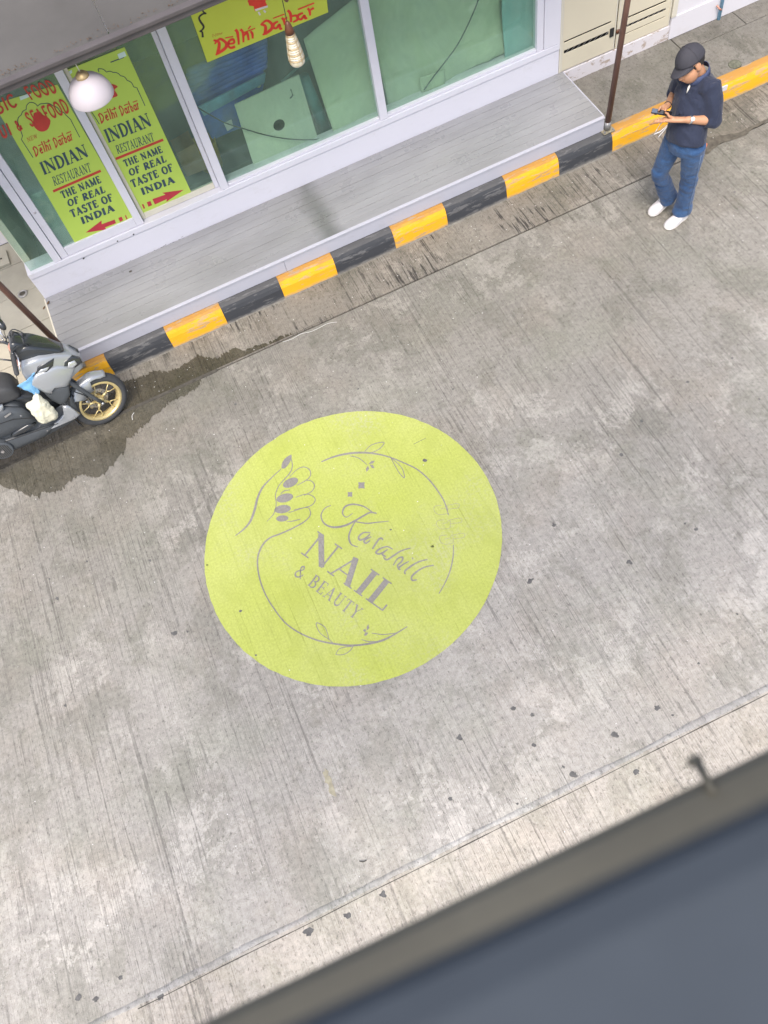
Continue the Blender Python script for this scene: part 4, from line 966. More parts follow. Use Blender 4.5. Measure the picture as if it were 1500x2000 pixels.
P.fill(c4([(392, 232), (395, 200), (415, 165), (445, 143), (462, 138), (460, 168), (440, 205), (415, 232)]), True)
P.link('hand_outline', 'logo_grey', logo)
P = gprint()
P.stroke(c4([(670, 186), (760, 150), (860, 128), (960, 122), (1060, 132), (1150, 155), (1250, 195), (1340, 240), (1420, 310), (1490, 400)]) + c5([(1080, 430), (1120, 510), (1150, 610)])[1:], [2.2, 3.8, 4.0, 3.0, 2.4, 2.6, 2.8, 2.6, 2.0], True)
for pts in ([(970, 118), (1010, 75), (1060, 55), (1108, 52), (1080, 92), (1030, 118), (985, 122)], [(1150, 155), (1195, 190), (1235, 235), (1250, 298), (1215, 265), (1185, 215), (1155, 160)],
            [(870, 145), (930, 160), (988, 205)], [(724, 1425), (660, 1378), (635, 1310), (690, 1335), (712, 1380), (722, 1425)], [(770, 1530), (800, 1488), (885, 1475), (860, 1512), (815, 1532), (770, 1530)],
            [(720, 1420), (760, 1458)], [(885, 1475), (930, 1462)], [(950, 1425), (1000, 1440), (1060, 1438)], [(1020, 1380), (1100, 1390), (1190, 1380)]): P.stroke(c4(pts), [1.3, 1.8, 1.3], True)
for pts in ([(1000, 200), (1020, 180), (1045, 178), (1030, 198)], [(1008, 205), (1030, 208), (1042, 232), (1020, 228)], [(985, 258), (980, 235), (995, 213), (1005, 235)],
            [(960, 1360), (975, 1350), (985, 1368), (970, 1372)], [(985, 1340), (998, 1318), (1005, 1345), (990, 1362)], [(968, 1398), (975, 1375), (998, 1378), (985, 1398)]): P.fill(c4(pts))
P.link('branch_outline', 'logo_grey', logo); P = gprint()
P.stroke(c5([(1190, 850), (1187, 950), (1163, 1060), (1122, 1160), (1072, 1248)]), [2.0, 2.6, 2.4, 2.0], True)
P.link('branch_outline', 'logo_grey', logo)
P = gprint()
for k, (dx, dy) in enumerate(((0, 0), (22, 118), (45, 242))):
    for pts in ([(1120, 545), (1140, 530), (1215, 515), (1236, 523), (1236, 545), (1215, 553), (1145, 560)], [(1095, 530), (1045, 535), (1030, 555), (1045, 590), (1080, 605), (1135, 597), (1145, 575), (1140, 535)], [(1085, 560), (1125, 552)]):
        P.stroke(c5([(x + dx, y + dy) for x, y in pts]), [1.2, 1.2], True)
P.link('finger_outline', 'logo_faint', logo)
P = gprint()
for cx_, cy_, r in ((950, 350, 32), (870, 413, 24)):
    P.fill(c4([(cx_ + (r if i % 2 else r * .62) * math.cos(math.pi / 4 * i), cy_ + (r if i % 2 else r * .62) * math.sin(math.pi / 4 * i)) for i in range(8)]))
P.link('star', 'logo_grey', logo)
P = gprint()
for pts, ws in (([(738, 490), (695, 510), (668, 560), (690, 615), (750, 642), (830, 632), (900, 600), (960, 565), (1010, 540), (1056, 545)], [1.4, 2.2, 3.0, 4.2, 3.8, 3.4, 2.6]),
                ([(888, 545), (845, 572), (818, 545), (835, 500), (890, 482), (960, 495), (1005, 522), (1030, 540)], [1.2, 2.0, 3.6, 3.2, 2.4, 2.0]),
                ([(905, 603), (985, 615), (1060, 608), (1142, 600)], [2.2, 2.6, 1.2]), ([(908, 600), (878, 655), (862, 712), (880, 762), (925, 780)], [2.0, 3.2, 3.4, 1.6])): P.stroke(c4(pts), ws, True)
for pts in ([(515, 752), (460, 752), (420, 785), (428, 812), (470, 798), (512, 765)], [(522, 785), (465, 815), (478, 838), (512, 815)], [(586, 806), (562, 836), (530, 886)], [(560, 838), (582, 806), (608, 798), (616, 814)],
            [(698, 888), (650, 866), (590, 885), (560, 915), (592, 925), (650, 892)], [(655, 888), (612, 925), (642, 948)], [(842, 877), (765, 900), (705, 938), (650, 972), (618, 952)], [(700, 1018), (735, 965), (775, 952), (770, 985), (735, 1020), (748, 1048)],
            [(828, 985), (775, 1015), (742, 1042), (760, 1055)], [(980, 970), (905, 990), (845, 1025), (795, 1065), (800, 1090)], [(1032, 1018), (965, 1030), (905, 1060), (852, 1108), (856, 1140), (892, 1135)]):
    P.stroke(c5(pts), [2.2, 3.8, 2.8], True)
P.fill(c5([(850, 955), (862, 952), (866, 966), (854, 972)]))
P.link('lettering', 'logo_grey', logo)
P = gprint(); write(P, 'NAIL', (586, 1080), (750, 1196), (621, 1037), T=.17, t=.05, gap=.04); P.link('lettering', 'logo_grey', logo)
P = gprint(); write(P, '& BEAUTY', (572, 1122), (694, 1211), (588, 1101), T=.15, t=.06, gap=.13); P.link('lettering', 'logo_grey', logo)

# ------------------------------------------------------------------ litter
def litter(name, px, mat, label, cat, r=.004):
    Pp = [G(x, y, .010) for x, y in px]; Pp = [Vector(q) for q in catmull([tuple(p) for p in Pp], 5)]
    MB().tube(Pp, r, 6).link(name, mat, label=label, cat=cat, loc=Pp[0], smooth=True)
litter('string', [(552, 668), (570, 662), (588, 652), (606, 648), (622, 641), (640, 632), (658, 629)], 'litter_white', 'thin white string lying along the gutter joint', 'string', .0018)
litter('string', [(262, 806), (258, 812), (259, 820)], 'litter_white', 'short curl of white string on the wet concrete by the front wheel', 'string', .003)
litter('twig', [(702, 1682), (710, 1683), (716, 1680)], 'joint_dark', 'tiny dark twig on the road above the mortar seam', 'twig', .003)
litter('wrapper', [(545, 546 + 2), (548, 546)], 'litter_white', 'small white wrapper lying in the gutter under the kerb', 'litter', .004)
c = G(1376, 287, .012)
MB().ball(c, (.055, .018, .012), Matrix.Rotation(.6, 3, 'Z')).link('wrapper', 'litter_orange', label='crushed orange wrapper in the muddy crack behind the man', cat='litter', loc=c, smooth=True)
for (x, y, s_, lb) in ((94, 591, .022, 'curled dry leaf at the left corner of the deck'), (86, 601, .020, 'yellowish dry leaf on the tiles below the deck corner')):
    c = G(x, y, .36 if x > 90 else .176); MB().ball(c, (s_, s_ * .45, .005), Matrix.Rotation(.9, 3, 'Z')).link('leaf', 'dry_leaf', label=lb, cat='leaf', loc=c, smooth=True)
c = G(255, 530, .352); MB().ball(c, (.016, .012, .003)).link('leaf', 'joint_dark', label='small dark scrap lying on the deck below the left banner', cat='litter', loc=c, smooth=True)
#@@PART4
# ================================================================== SCOOTER
TH = .12
BO = Vector((-1.367, 5.112, 0.004))
BU = Vector((1, 0, 0)); BW = Vector((0, math.sin(TH), math.cos(TH))); BV = Vector((0, math.cos(TH), -math.sin(TH)))
def B(u, v, w_): return BO + BU * u + BV * v + BW * w_
sc = empty('scooter', tuple(B(-.65, 0, 0)), 'grey scooter with gold wheels parked on its stand against the kerb', 'scooter')
def centroid(o): return (sum(p[0] for p in o) / len(o), sum(p[1] for p in o) / len(o))
def inset(o, k):
    c = centroid(o); return [(c[0] + (p[0] - c[0]) * k, c[1] + (p[1] - c[1]) * k) for p in o]
def shell(name, out, hw, mat, bulge=.03, curve=False, par=None, seg=3, label=None):
    """closed body volume from a side outline; hw(u) half width at the rim"""
    if curve: out = catmull(list(out) + [out[0]], seg)[:-1]
    f = hw if callable(hw) else (lambda u, w_: hw)
    rs = []
    for k, d in ((.45, 1.0), (.78, .8), (.94, .42), (1.0, 0)): rs.append([B(u, -(f(u, w_) + bulge * d), w_) for (u, w_) in inset(out, k)])
    for k, d in ((1.0, 0), (.94, .42), (.78, .8), (.45, 1.0)): rs.append([B(u, (f(u, w_) + bulge * d), w_) for (u, w_) in inset(out, k)])
    return MB().rings(rs).link(name, mat, par or sc, smooth=True, label=label)
def plate(name, out, v, mat, bulge=.012, curve=False, par=None, label=None, vf=None):
    if curve: out = catmull(list(out) + [out[0]], 4)[:-1]
    g_ = vf or (lambda u, w_: v); s_ = -1 if v < 0 else 1
    rs = [[B(u, g_(u, w_) - s_ * .02, w_) for u, w_ in out], [B(u, g_(u, w_), w_) for u, w_ in out], [B(u, g_(u, w_) + s_ * bulge, w_) for u, w_ in inset(out, .86)], [B(u, g_(u, w_) + s_ * bulge * 1.25, w_) for u, w_ in inset(out, .5)]]
    return MB().rings(rs).link(name, mat, par or sc, smooth=True, label=label)
YAW = .30
def wheel(u0, yaw, par, r=.253, front=True):
    ax = (BV * math.cos(yaw) - BU * math.sin(yaw)).normalized(); fw = (BU * math.cos(yaw) + BV * math.sin(yaw)).normalized(); c = B(u0, 0, r)
    def Q(a, b_, l): return c + fw * a + BW * b_ + ax * l
    def ringp(prof): # closed profile (radius, lateral)
        n = 56; return [[Q(rr * math.cos(2 * math.pi * i / n), rr * math.sin(2 * math.pi * i / n), l) for i in range(n)] for rr, l in prof]
    sec = [(r - .038 + .038 * math.cos(a), .047 * math.sin(a)) for a in [2 * math.pi * i / 14 for i in range(14)]]
    wh = MB().rings(ringp(sec + [sec[0]]), cap=False).link('wheel', 'tyre_rubber', par, smooth=True)
    rp = [(r - .060, -.038), (r - .072, -.043), (r - .080, -.040), (r - .086, -.022), (r - .089, -.016), (r - .089, .016), (r - .086, .022), (r - .080, .040), (r - .072, .043), (r - .060, .038)]
    MB().rings(ringp(rp + [rp[0]]), cap=False).link('rim', 'gold_rim', wh, smooth=True)
    MB().rings(ringp([(.001, -.045), (.030, -.045), (.034, -.030), (.040, -.02), (.040, .03), (.001, .03)]), cap=False).link('hub', 'gold_rim', wh, smooth=True)
    R_ = r - .088
    for k in range(5):
        a = 2 * math.pi * k / 5 + .35
        p0 = Q(.034 * math.cos(a), .034 * math.sin(a), -.012); pm = Q(.095 * math.cos(a), .095 * math.sin(a), -.016)
        mb = MB(); mb.tube([p0, pm], [.013, .008], 8, hint=ax)
        for d_ in (-.24, .26): mb.tube([pm, Q(R_ * .7 * math.cos(a + d_ * .7), R_ * .7 * math.sin(a + d_ * .7), -.020), Q((R_ + .006) * math.cos(a + d_), (R_ + .006) * math.sin(a + d_), -.022)], [.0065, .0042, .0050], 8, hint=ax)
        mb.link('spoke', 'gold_rim', wh, smooth=True)
    dp = [(.058, .018), (.092, .018), (.092, .022), (.058, .022)]
    d = MB().rings(ringp(dp + [dp[0]]), cap=False).link('brake_disc', 'disc_steel', wh)
    mb = MB()
    for k in range(22):
        a = 2 * math.pi * k / 22; rr = .070 + .010 * (k % 2); q = Q(rr * math.cos(a), rr * math.sin(a), .0172); mb.rings([[q + fw * (.004 * math.cos(t)) + BW * (.004 * math.sin(t)) + ax * l for t in [math.pi * 2 * i / 8 for i in range(8)]] for l in (0, -.0006)])
    mb.link('vent_holes', 'dark_gap', d, kind='stuff')
    return wh, Q
wf, QF = wheel(0, YAW, sc)
wr, QR = wheel(-1.30, 0, sc, .255)
# fork, caliper, mudguard
for s_ in (-1, 1):
    f_ = MB().tube([QF(.006, -.012, s_ * .062), QF(-.03, .09, s_ * .064), QF(-.10, .31, s_ * .066), QF(-.15, .46, s_ * .055)], [.017, .016, .020, .016], 12, hint=BV).link('fork', 'scooter_matt', sc, smooth=True)
    MB().tube([QF(0, 0, s_ * .05), QF(0, 0, s_ * .084)], .011, 8).link('axle_nut', 'chrome', f_, smooth=True)
MB().tube([QF(-.09, .02, .045), QF(-.085, -.05, .045)], .024, 10, round_end=True).link('brake_caliper', 'chrome', sc, smooth=True)
mb = MB(); rows = []
for i in range(17):
    a = rad(52 + i * 5.6); rr = .277 - .004 * math.sin(i); hw_ = .058 - .010 * (i < 2)
    row = []
    for j in range(9):
        t = -1 + j / 4; drop = .030 * abs(t) ** 3 + (.085 if abs(t) > .9 and 6 < i < 15 else 0)
        row.append(QF((rr - drop) * math.cos(a), (rr - drop) * math.sin(a), hw_ * t * (1 + .06 * (abs(t) > .9))))
    rows.append(row)
me = mb.rings(rows, cap=False, closed=False).mesh('mudguard'); mg = link('mudguard', me, 'scooter_silver', sc, smooth=True)
s1_ = mg.modifiers.new('thick', 'SOLIDIFY'); s1_.thickness = .005
mb = MB(); rows = []
for i in range(12):
    a = rad(125 + i * 7); rows.append([QF(.272 * math.cos(a), .272 * math.sin(a), .055 * (-1 + j / 3)) for j in range(7)])
mg2 = link('inner_mudguard', mb.rings(rows, cap=False, closed=False).mesh('m'), 'scooter_black', sc, smooth=True); mg2.modifiers.new('thick', 'SOLIDIFY').thickness = .006
# body
nose_w = lambda u, w_: .035 + .115 * min(1, max(0, (.12 - u) / .30))
shell('underbody', [(-.14, .50), (-.16, .40), (-.20, .28), (-.34, .235), (-.80, .22), (-.98, .30), (-1.02, .50), (-.86, .62), (-.66, .69), (-.55, .655), (-.50, .52), (-.44, .40), (-.32, .365), (-.25, .42)], .115, 'scooter_matt', .03, True)
shell('leg_shield', [(-.315, .80), (-.24, .80), (-.07, .68), (-.10, .60), (-.155, .50), (-.20, .40), (-.235, .40), (-.28, .52)], .115, 'scooter_black', .03)
shell('centre_tunnel', [(-.24, .40), (-.34, .56), (-.46, .645), (-.64, .70), (-.66, .42), (-.4, .34)], .04, 'scooter_black', .03, True)
fb = shell('front_cowl', [(.088, .735), (.075, .785), (.03, .850), (-.05, .925), (-.16, .985), (-.29, 1.0), (-.335, .93), (-.345, .845), (-.27, .72), (-.20, .695), (-.10, .640), (-.03, .660), (.06, .672)], nose_w, 'scooter_silver', .018)
shell('upper_cover', [(.015, .885), (-.05, .965), (-.14, 1.055), (-.22, 1.10), (-.30, 1.07), (-.31, .985), (-.16, .970), (-.06, .915)], lambda u, w_: .03 + .05 * min(1, max(0, (.1 - u) / .25)), 'scooter_black', .025, True)
shell('dash', [(-.20, 1.10), (-.27, 1.165), (-.325, 1.09), (-.34, 1.0), (-.29, .98), (-.23, 1.03)], .075, 'scooter_black', .02, True)
for s_ in (-1, 1):
    vf = lambda u, w_: s_ * (nose_w(u, w_) + .014)
    hl = plate('headlight', [(-.075, .785), (-.02, .835), (.05, .828), (.090, .765), (.082, .722), (.015, .722)], s_ * .1, 'scooter_black', .006, vf=vf)
    plate('lens', [(-.03, .775), (.0, .805), (.045, .79), (.05, .745), (.0, .742)], s_ * .1, 'lens_clear', .006, par=hl, vf=lambda u, w_: s_ * (nose_w(u, w_) + .021))
    pl_ = plate('position_light', [(-.25, .885), (-.20, .935), (-.07, .915), (-.105, .865), (-.17, .855)], s_ * .1, 'scooter_black', .003, vf=lambda u, w_: s_ * (nose_w(u, w_) + .018))
    plate('lens', [(-.235, .888), (-.19, .908), (-.13, .885), (-.16, .866)], s_ * .1, 'lens_clear', .005, par=pl_, vf=lambda u, w_: s_ * (nose_w(u, w_) + .022))
    plate('side_fairing', [(-.335, .825), (-.245, .885), (-.08, .845), (.02, .735), (-.05, .675), (-.11, .632), (-.20, .690), (-.265, .655), (-.29, .70)], s_ * .17, 'scooter_silver', .008, vf=lambda u, w_: s_ * (nose_w(u, w_) + .026))
    plate('leg_panel', [(-.295, .665), (-.22, .688), (-.105, .632), (-.135, .555), (-.20, .500), (-.25, .500), (-.285, .575)], s_ * .158, 'scooter_matt', .008)
    plate('floor_strip', [(-.245, .475), (-.205, .455), (-.185, .385), (-.17, .320), (-.225, .298), (-.50, .305), (-.335, .360), (-.275, .40)], s_ * .160, 'scooter_silver', .006)
    plate('floor_side', [(-.36, .335), (-.52, .355), (-.80, .40), (-1.0, .43), (-1.02, .33), (-.80, .27), (-.50, .268)], s_ * .158, 'scooter_matt', .012)
    plate('body_side', [(-.46, .44), (-.52, .62), (-.63, .70), (-.90, .735), (-1.30, .80), (-1.25, .66), (-1.0, .50), (-.8, .43)], s_ * .150, 'scooter_matt', .03)
    plate('foot_peg', [(-.50, .445), (-.56, .475), (-.70, .455), (-.74, .425), (-.62, .415)], s_ * .185, 'scooter_black', .010)
    plate('side_flash', [(-.615, .745), (-.635, .690), (-.72, .690), (-.95, .745), (-1.30, .83), (-.90, .785)], s_ * .172, 'scooter_silver', .006)
    plate('tail_cowl', [(-.9, .74), (-1.3, .82), (-1.52, .86), (-1.50, .79), (-1.30, .69), (-1.0, .64)], s_ * .12, 'scooter_silver', .02)
shell('seat', [(-.475, .690), (-.490, .790), (-.56, .845), (-.72, .865), (-.92, .855), (-1.04, .90), (-1.30, .93), (-1.44, .90), (-1.35, .83), (-.95, .765), (-.60, .700)], .095, 'seat_vinyl', .045, True)
shell('tail_light', [(-1.44, .87), (-1.54, .86), (-1.53, .80), (-1.46, .80)], .07, 'red_cloth', .01)
fan = MB().tube([B(-.87, -.12, .335), B(-.87, -.200, .335)], [.100, .088], 28).link('fan_cover', 'scooter_matt', sc, smooth=False, bevel=.006)
for k in range(8): MB().box(-.004, .004, 0, .004, -.04, .04).link('vane', 'scooter_silver', fan) if False else None
for k in range(9):
    x = -.87 - .06 + .015 * k; h_ = .07 * math.sqrt(max(.05, 1 - ((x + .87) / .075) ** 2))
    MB().tube([B(x, -.202, .335 - h_), B(x, -.202, .335 + h_)], .0035, 6).link('vane', 'joint_dark', fan)
MB().tube([B(-.87, -.201, .335), B(-.87, -.209, .335)], .014, 12).link('cap', 'chrome', fan)
shell('engine', [(-.95, .42), (-1.35, .34), (-1.40, .22), (-1.25, .18), (-.95, .22)], .06, 'steel_grey', .03)
MB().tube([B(-.95, -.10, .22), B(-1.05, -.15, .22), B(-1.15, -.165, .25), B(-1.55, -.175, .37)], [.018, .030, .050, .055], 16).link('exhaust', 'scooter_black', sc, smooth=True)
MB().tube([B(-.75, .10, .25), B(-.80, .24, .03)], .010, 8).link('side_stand', 'scooter_black', sc, smooth=True)
# handlebar, mirrors, levers
hb = MB().tube([B(-.30, 0, 1.10), B(-.30, -.07, 1.10), B(-.315, -.13, 1.085)], .013, 10).link('handlebar', 'scooter_black', sc, smooth=True)
MB().tube([B(-.30, 0, 1.10), B(-.36, .08, 1.09), B(-.42, .16, 1.055)], .013, 10).link('handlebar', 'scooter_black', sc, smooth=True)
MB().tube([B(-.42, .16, 1.055), B(-.475, .26, 1.04)], .018, 12, round_end=True).link('grip', 'tyre_rubber', sc, smooth=True)
MB().tube([B(-.315, -.12, 1.085), B(-.335, -.26, 1.03)], .019, 12, round_end=True).link('grip', 'tyre_rubber', sc, smooth=True)
MB().tube([B(-.29, -.10, 1.10), B(-.28, -.16, 1.08), B(-.305, -.25, 1.03)], .006, 8).link('brake_lever', 'chrome', sc, smooth=True)
MB().tube([B(-.37, .14, 1.07), B(-.39, .20, 1.06), B(-.44, .27, 1.04)], .006, 8).link('brake_lever', 'chrome', sc, smooth=True)
MB().prism([B(-.30, -.02, 1.135), B(-.335, -.02, 1.10), B(-.335, -.13, .97), B(-.315, -.13, .97)], BV * .015).link('trim', 'copper_trim', sc, bevel=.003)
for (a, b_, c_, r_) in (((-.335, .10, 1.09), (-.35, .13, 1.14), (-.325, .15, 1.20), .07),):
    st_ = MB().tube([B(*a), B(*b_), B(*c_)], .007, 8).link('mirror_stalk', 'chrome', sc, smooth=True)
    MB().ball(B(-.315, .15, 1.222), (.034, .095, .058), Matrix.Rotation(.35, 3, 'Z')).link('mirror', 'scooter_black', st_, smooth=True)
st_ = MB().tube([B(-.33, -.16, 1.08), B(-.38, -.20, 1.16), B(-.42, -.24, 1.22)], .007, 8).link('mirror_stalk', 'chrome', sc, smooth=True)
MB().ball(B(-.44, -.27, 1.25), (.026, .075, .045)).link('mirror', 'scooter_black', st_, smooth=True)
MB().tube([B(-.30, -.13, .73), B(-.335, -.15, .76), B(-.345, -.17, .73)], .006, 8).link('bag_hook', 'chrome', sc, smooth=True)
for s_ in (-1, 1):
    MB().tube([B(*q) for q in ((-.345, s_ * .158, .83), (-.25, s_ * .172, .892), (-.08, s_ * .115, .852), (.02, s_ * .085, .742))], .0028, 6).link('panel_gap', 'dark_gap', sc)
    MB().tube([B(*q) for q in ((-.46, s_ * .186, .50), (-.62, s_ * .19, .585), (-.90, s_ * .19, .62), (-1.2, s_ * .18, .70))], .0026, 6).link('panel_gap', 'dark_gap', sc)
    MB().tube([B(*q) for q in ((-.36, s_ * .178, .345), (-.60, s_ * .18, .375), (-1.0, s_ * .18, .425))], .0026, 6).link('panel_gap', 'dark_gap', sc)
for path in ([(-.31, -.10, 1.10), (-.24, -.11, 1.14), (-.17, -.08, 1.10), (-.20, -.05, 1.02)], [(-.34, .07, 1.10), (-.25, .10, 1.15), (-.18, .06, 1.09)], [(-.13, -.10, .62), (-.10, -.11, .52), (-.05, -.095, .42), (-.045, -.085, .33)]):
    MB().tube([Vector(q) for q in catmull([tuple(B(*p_)) for p_ in path], 5)], .0048, 7).link('cable', 'cable_black', sc, smooth=True)
for (u, v, w_) in ((-.24, -.172, .665), (-.12, -.15, .655), (-.47, -.172, .322), (-.22, -.17, .33), (-.55, -.20, .60)):
    MB().lathe([(.001, .002), (.006, .002), (.007, 0)], B(u, v - .006, w_), 10, axis=-BV).link('screw', 'chrome', sc)
for k in range(5): MB().box(0, .001, 0, .001, 0, .001) if False else MB().tube([B(-.36 - .03 * k, -.125, .408 - .012 * k), B(-.36 - .03 * k, -.02, .415 - .012 * k)], .004, 6).link('mat_rib', 'scooter_black', sc)
MB().prism([B(-.66, -.198, .655), B(-.60, -.198, .668), B(-.60, -.198, .652), B(-.66, -.198, .638)], -BV * .0015).link('sticker', 'disc_steel', sc)
# things hanging from it
bo2 = catmull([(-.365, .745), (-.325, .745), (-.312, .700), (-.300, .64), (-.292, .56), (-.290, .49), (-.312, .445), (-.345, .425), (-.43, .430), (-.462, .47), (-.470, .55), (-.465, .64), (-.452, .690), (-.395, .705), (-.365, .745)], 4)[:-1]
mb = MB(); mb.rings([[B(u + .004 * mnoise.noise(Vector((u * 30, w_ * 30, k))), -.215 + d, w_) for u, w_ in inset(bo2, k)] for k, d in ((.30, -.052), (.55, -.048), (.8, -.034), (.95, -.014), (1, 0), (.95, .016), (.8, .034), (.5, .044))])
me = fuse(mb, .007, 2)
for vtx in me.vertices:
    p = vtx.co; d = mnoise.fractal(Vector((p.x * 20, p.y * 12, p.z * 11)), 1, 2, 4); e = -abs(mnoise.noise(Vector((p.x * 26, p.y * 8, p.z * 14)))); vtx.co = p + vtx.normal * (d * .008 + e * .012)
bg_ = link('shopping_bag', me, 'cream_bag', label='cream plastic bag hanging from the hook of the scooter', cat='bag', loc=B(-.38, -.2, .7), smooth=True)
MB().tube([B(-.335, -.18, .70), B(-.345, -.175, .745), B(-.335, -.16, .765), B(-.325, -.17, .735)], .0045, 6).link('handle', 'paper_white', bg_, smooth=True)
rows = []
Lm = catmull([(-.425, .850), (-.405, .80), (-.375, .745), (-.360, .690)], 4); Rm = catmull([(-.245, .905), (-.285, .84), (-.308, .78), (-.312, .715)], 4)
for (a, b_) in zip(Lm, Rm):
    row = []
    for j in range(9):
        t = j / 8; nn = mnoise.noise(Vector((a[1] * 22, t * 5, 3))); u = a[0] + (b_[0] - a[0]) * t; w_ = a[1] + (b_[1] - a[1]) * t
        row.append(B(u, -.155 - .03 * abs(nn) - .02 * math.sin(t * 3.14), w_ + .008 * nn))
    rows.append(row)
mk = link('cloth_mask', MB().rings(rows, cap=False, closed=False).mesh('m'), 'blue_mask', label='crumpled light blue cloth mask hanging above the cream bag on the scooter', cat='mask', loc=B(-.3, -.15, .85), smooth=True)
mk.modifiers.new('thick', 'SOLIDIFY').thickness = .004
#@@PART5
# ================================================================== PERSON
V3 = Vector
pel = V3((3.865, 4.525, .90)); che = V3((3.935, 4.600, 1.18)); upc = V3((3.965, 4.625, 1.30)); nek = V3((3.955, 4.628, 1.380)); hd = V3((3.876, 4.640, 1.475))
lsh = G(1387, 172, 1.330); lel = G(1392, 234, 1.105); lwr = G(1342, 234, 1.150)
rsh = V3((3.925, 4.755, 1.300)); rel = V3((3.965, 4.850, 1.08)); rwr = G(1303, 207, 1.125)
lhp = V3((3.890, 4.430, .87)); lkn = V3((3.958, 4.480, .475)); lan = V3((3.995, 4.518, .095))
rhp = V3((3.850, 4.600, .88)); rkn = V3((3.785, 4.665, .50)); ran = V3((3.955, 4.675, .115))
person = empty('person', (3.95, 4.56, .003), 'man in dark cap, navy shirt, jeans and white shoes looking down at a phone', 'person')
FH = V3((-.93, -.18, -.32)).normalized()             # where the head looks: forward and down
SD = V3((.19, -.90, .36)); SD = (SD - FH * SD.dot(FH)).normalized()                  # towards his left, the viewer's side
UPH = SD.cross(FH).normalized()
if UPH.z < 0: UPH = -UPH
HR = Matrix((FH, SD, UPH)).transposed()
def hp(a, b_, c_): return hd + FH * a + SD * b_ + UPH * c_
body = MB()
body.ball(hp(-.012, 0, .026), (.096, .075, .090), HR)             # skull
body.ball(hp(.028, 0, -.048), (.073, .066, .084), HR)            # face
body.ball(hp(.050, 0, -.095), (.034, .036, .026), HR)            # chin
body.tube([hp(.083, 0, .0), hp(.108, 0, -.038)], [.008, .016], 8, round_end=True)   # nose
body.ball(hp(.088, 0, -.068), (.012, .024, .010), HR)            # lips
for s_ in (-1, 1):
    body.ball(hp(-.010, s_ * .077, -.020), (.024, .011, .036), HR)
    body.ball(hp(.070, s_ * .03, .012), (.012, .016, .009), HR)
body.tube([nek + V3((.02, .0, -.06)), nek, hp(-.02, 0, -.03)], [.062, .055, .056], 14)
body.tube([pel, V3((3.895, 4.545, 1.04)), che, upc, nek + V3((0, 0, -.02))], [.13, .12, .13, .10, .055], 20, hint=(1, .1, 0), rb=[.09, .085, .09, .065, .05], round_end=True)
for a, b_, c_, sh2 in ((lsh, lel, lwr, upc), (rsh, rel, rwr, upc)):
    body.tube([sh2, a, a.lerp(b_, .5), b_], [.040, .046, .043, .038], 12, round_end=True)
    body.tube([b_, b_.lerp(c_, .35), c_], [.039, .038, .0255], 12, round_end=True)
for a, b_, c_ in ((lhp, lkn, lan), (rhp, rkn, ran)):
    body.tube([pel.lerp(a, .7), a, a.lerp(b_, .5), b_, b_.lerp(c_, .35), c_], [.075, .070, .068, .055, .05, .038], 12, round_end=True)
PH = G(1292, 221, 1.165)                                        # the phone
pe1 = (G(1316, 227, 1.155) - G(1267, 218, 1.175)).normalized(); pn = (V3((.30, .0, .95)) - pe1 * V3((.30, .0, .95)).dot(pe1)).normalized(); pe2 = pn.cross(pe1).normalized()
def pq(a, b_, c_): return PH + pe1 * a + pe2 * b_ + pn * c_
near = -1 if pe2.y > 0 else 1                                   # sign of pe2 that points to the viewer
def finger(path, r): body.tube(path, [r, r * .95, r * .9, r * .75][:len(path)] if len(path) > 2 else [r, r * .8], 8, round_end=True)
# left hand: palm under the right end of the phone, thumb on top, fingers curling beneath
pl = lwr.lerp(pq(.045, near * .025, -.03), .62)
body.tube([lwr, pl, pq(.050, near * .020, -.030)], [.025, .034, .036], 12, hint=pn, rb=[.022, .020, .017], round_end=True)
finger([pl + V3((0, 0, .012)), pq(.062, near * .048, .010), pq(.045, near * .030, .020), pq(.028, near * .014, .016)], .0115)
for k in range(4):
    u = .050 - k * .021
    finger([pq(u + .006, near * .028, -.036), pq(u - .018, near * (.052 - .004 * k), -.034 - .006 * k), pq(u - .038, near * (.040 - .002 * k), -.050 - .010 * k), pq(u - .052, near * .018, -.062 - .010 * k)], .0092 - .0005 * k)
# right hand at the far edge of the phone, index finger tapping
pr_ = rwr.lerp(pq(-.01, -near * .06, .0), .6)
body.tube([rwr, pr_, pq(-.005, -near * .058, -.006)], [.025, .033, .034], 12, hint=pn, rb=[.022, .019, .016], round_end=True)
finger([pq(-.005, -near * .055, .004), pq(-.020, -near * .030, .028), pq(-.026, -near * .008, .014)], .0090)
finger([pq(.018, -near * .060, .004), pq(.024, -near * .040, .016), pq(.020, -near * .028, .008)], .0105)
for k in range(3): finger([pq(-.022 - k * .014, -near * .062, -.008), pq(-.044 - k * .010, -near * .052, -.014), pq(-.046 - k * .008, -near * .034, -.024), pq(-.036 - k * .006, -near * .022, -.030)], .0088 - .0006 * k)
me = fuse(body, .0055, 2)
bo_ = link('body', me, 'skin', person, smooth=True)
# features of the face
for s_ in (-1, 1):
    ey = MB().ball(hp(.078, s_ * .028, -.002), (.010, .012, .007), HR, 8).link('eye', 'ornament_grey', person, smooth=True)
    MB().tube([hp(.086, s_ * .016, .016), hp(.084, s_ * .042, .014)], .0042, 6).link('eyebrow', 'hair_black', person)
MB().tube([hp(.098, -.018, -.070), hp(.1005, 0, -.068), hp(.098, .018, -.070)], .0030, 6).link('mouth', 'skin', person)
hair = MB(); hair.ball(hp(-.034, 0, .012), (.088, .080, .082), HR); hair.ball(hp(-.02, .062, -.002), (.045, .016, .045), HR); hair.ball(hp(-.02, -.062, -.002), (.045, .016, .045), HR)
link('hair', fuse(hair, .008, 2), 'hair_black', person, smooth=True)
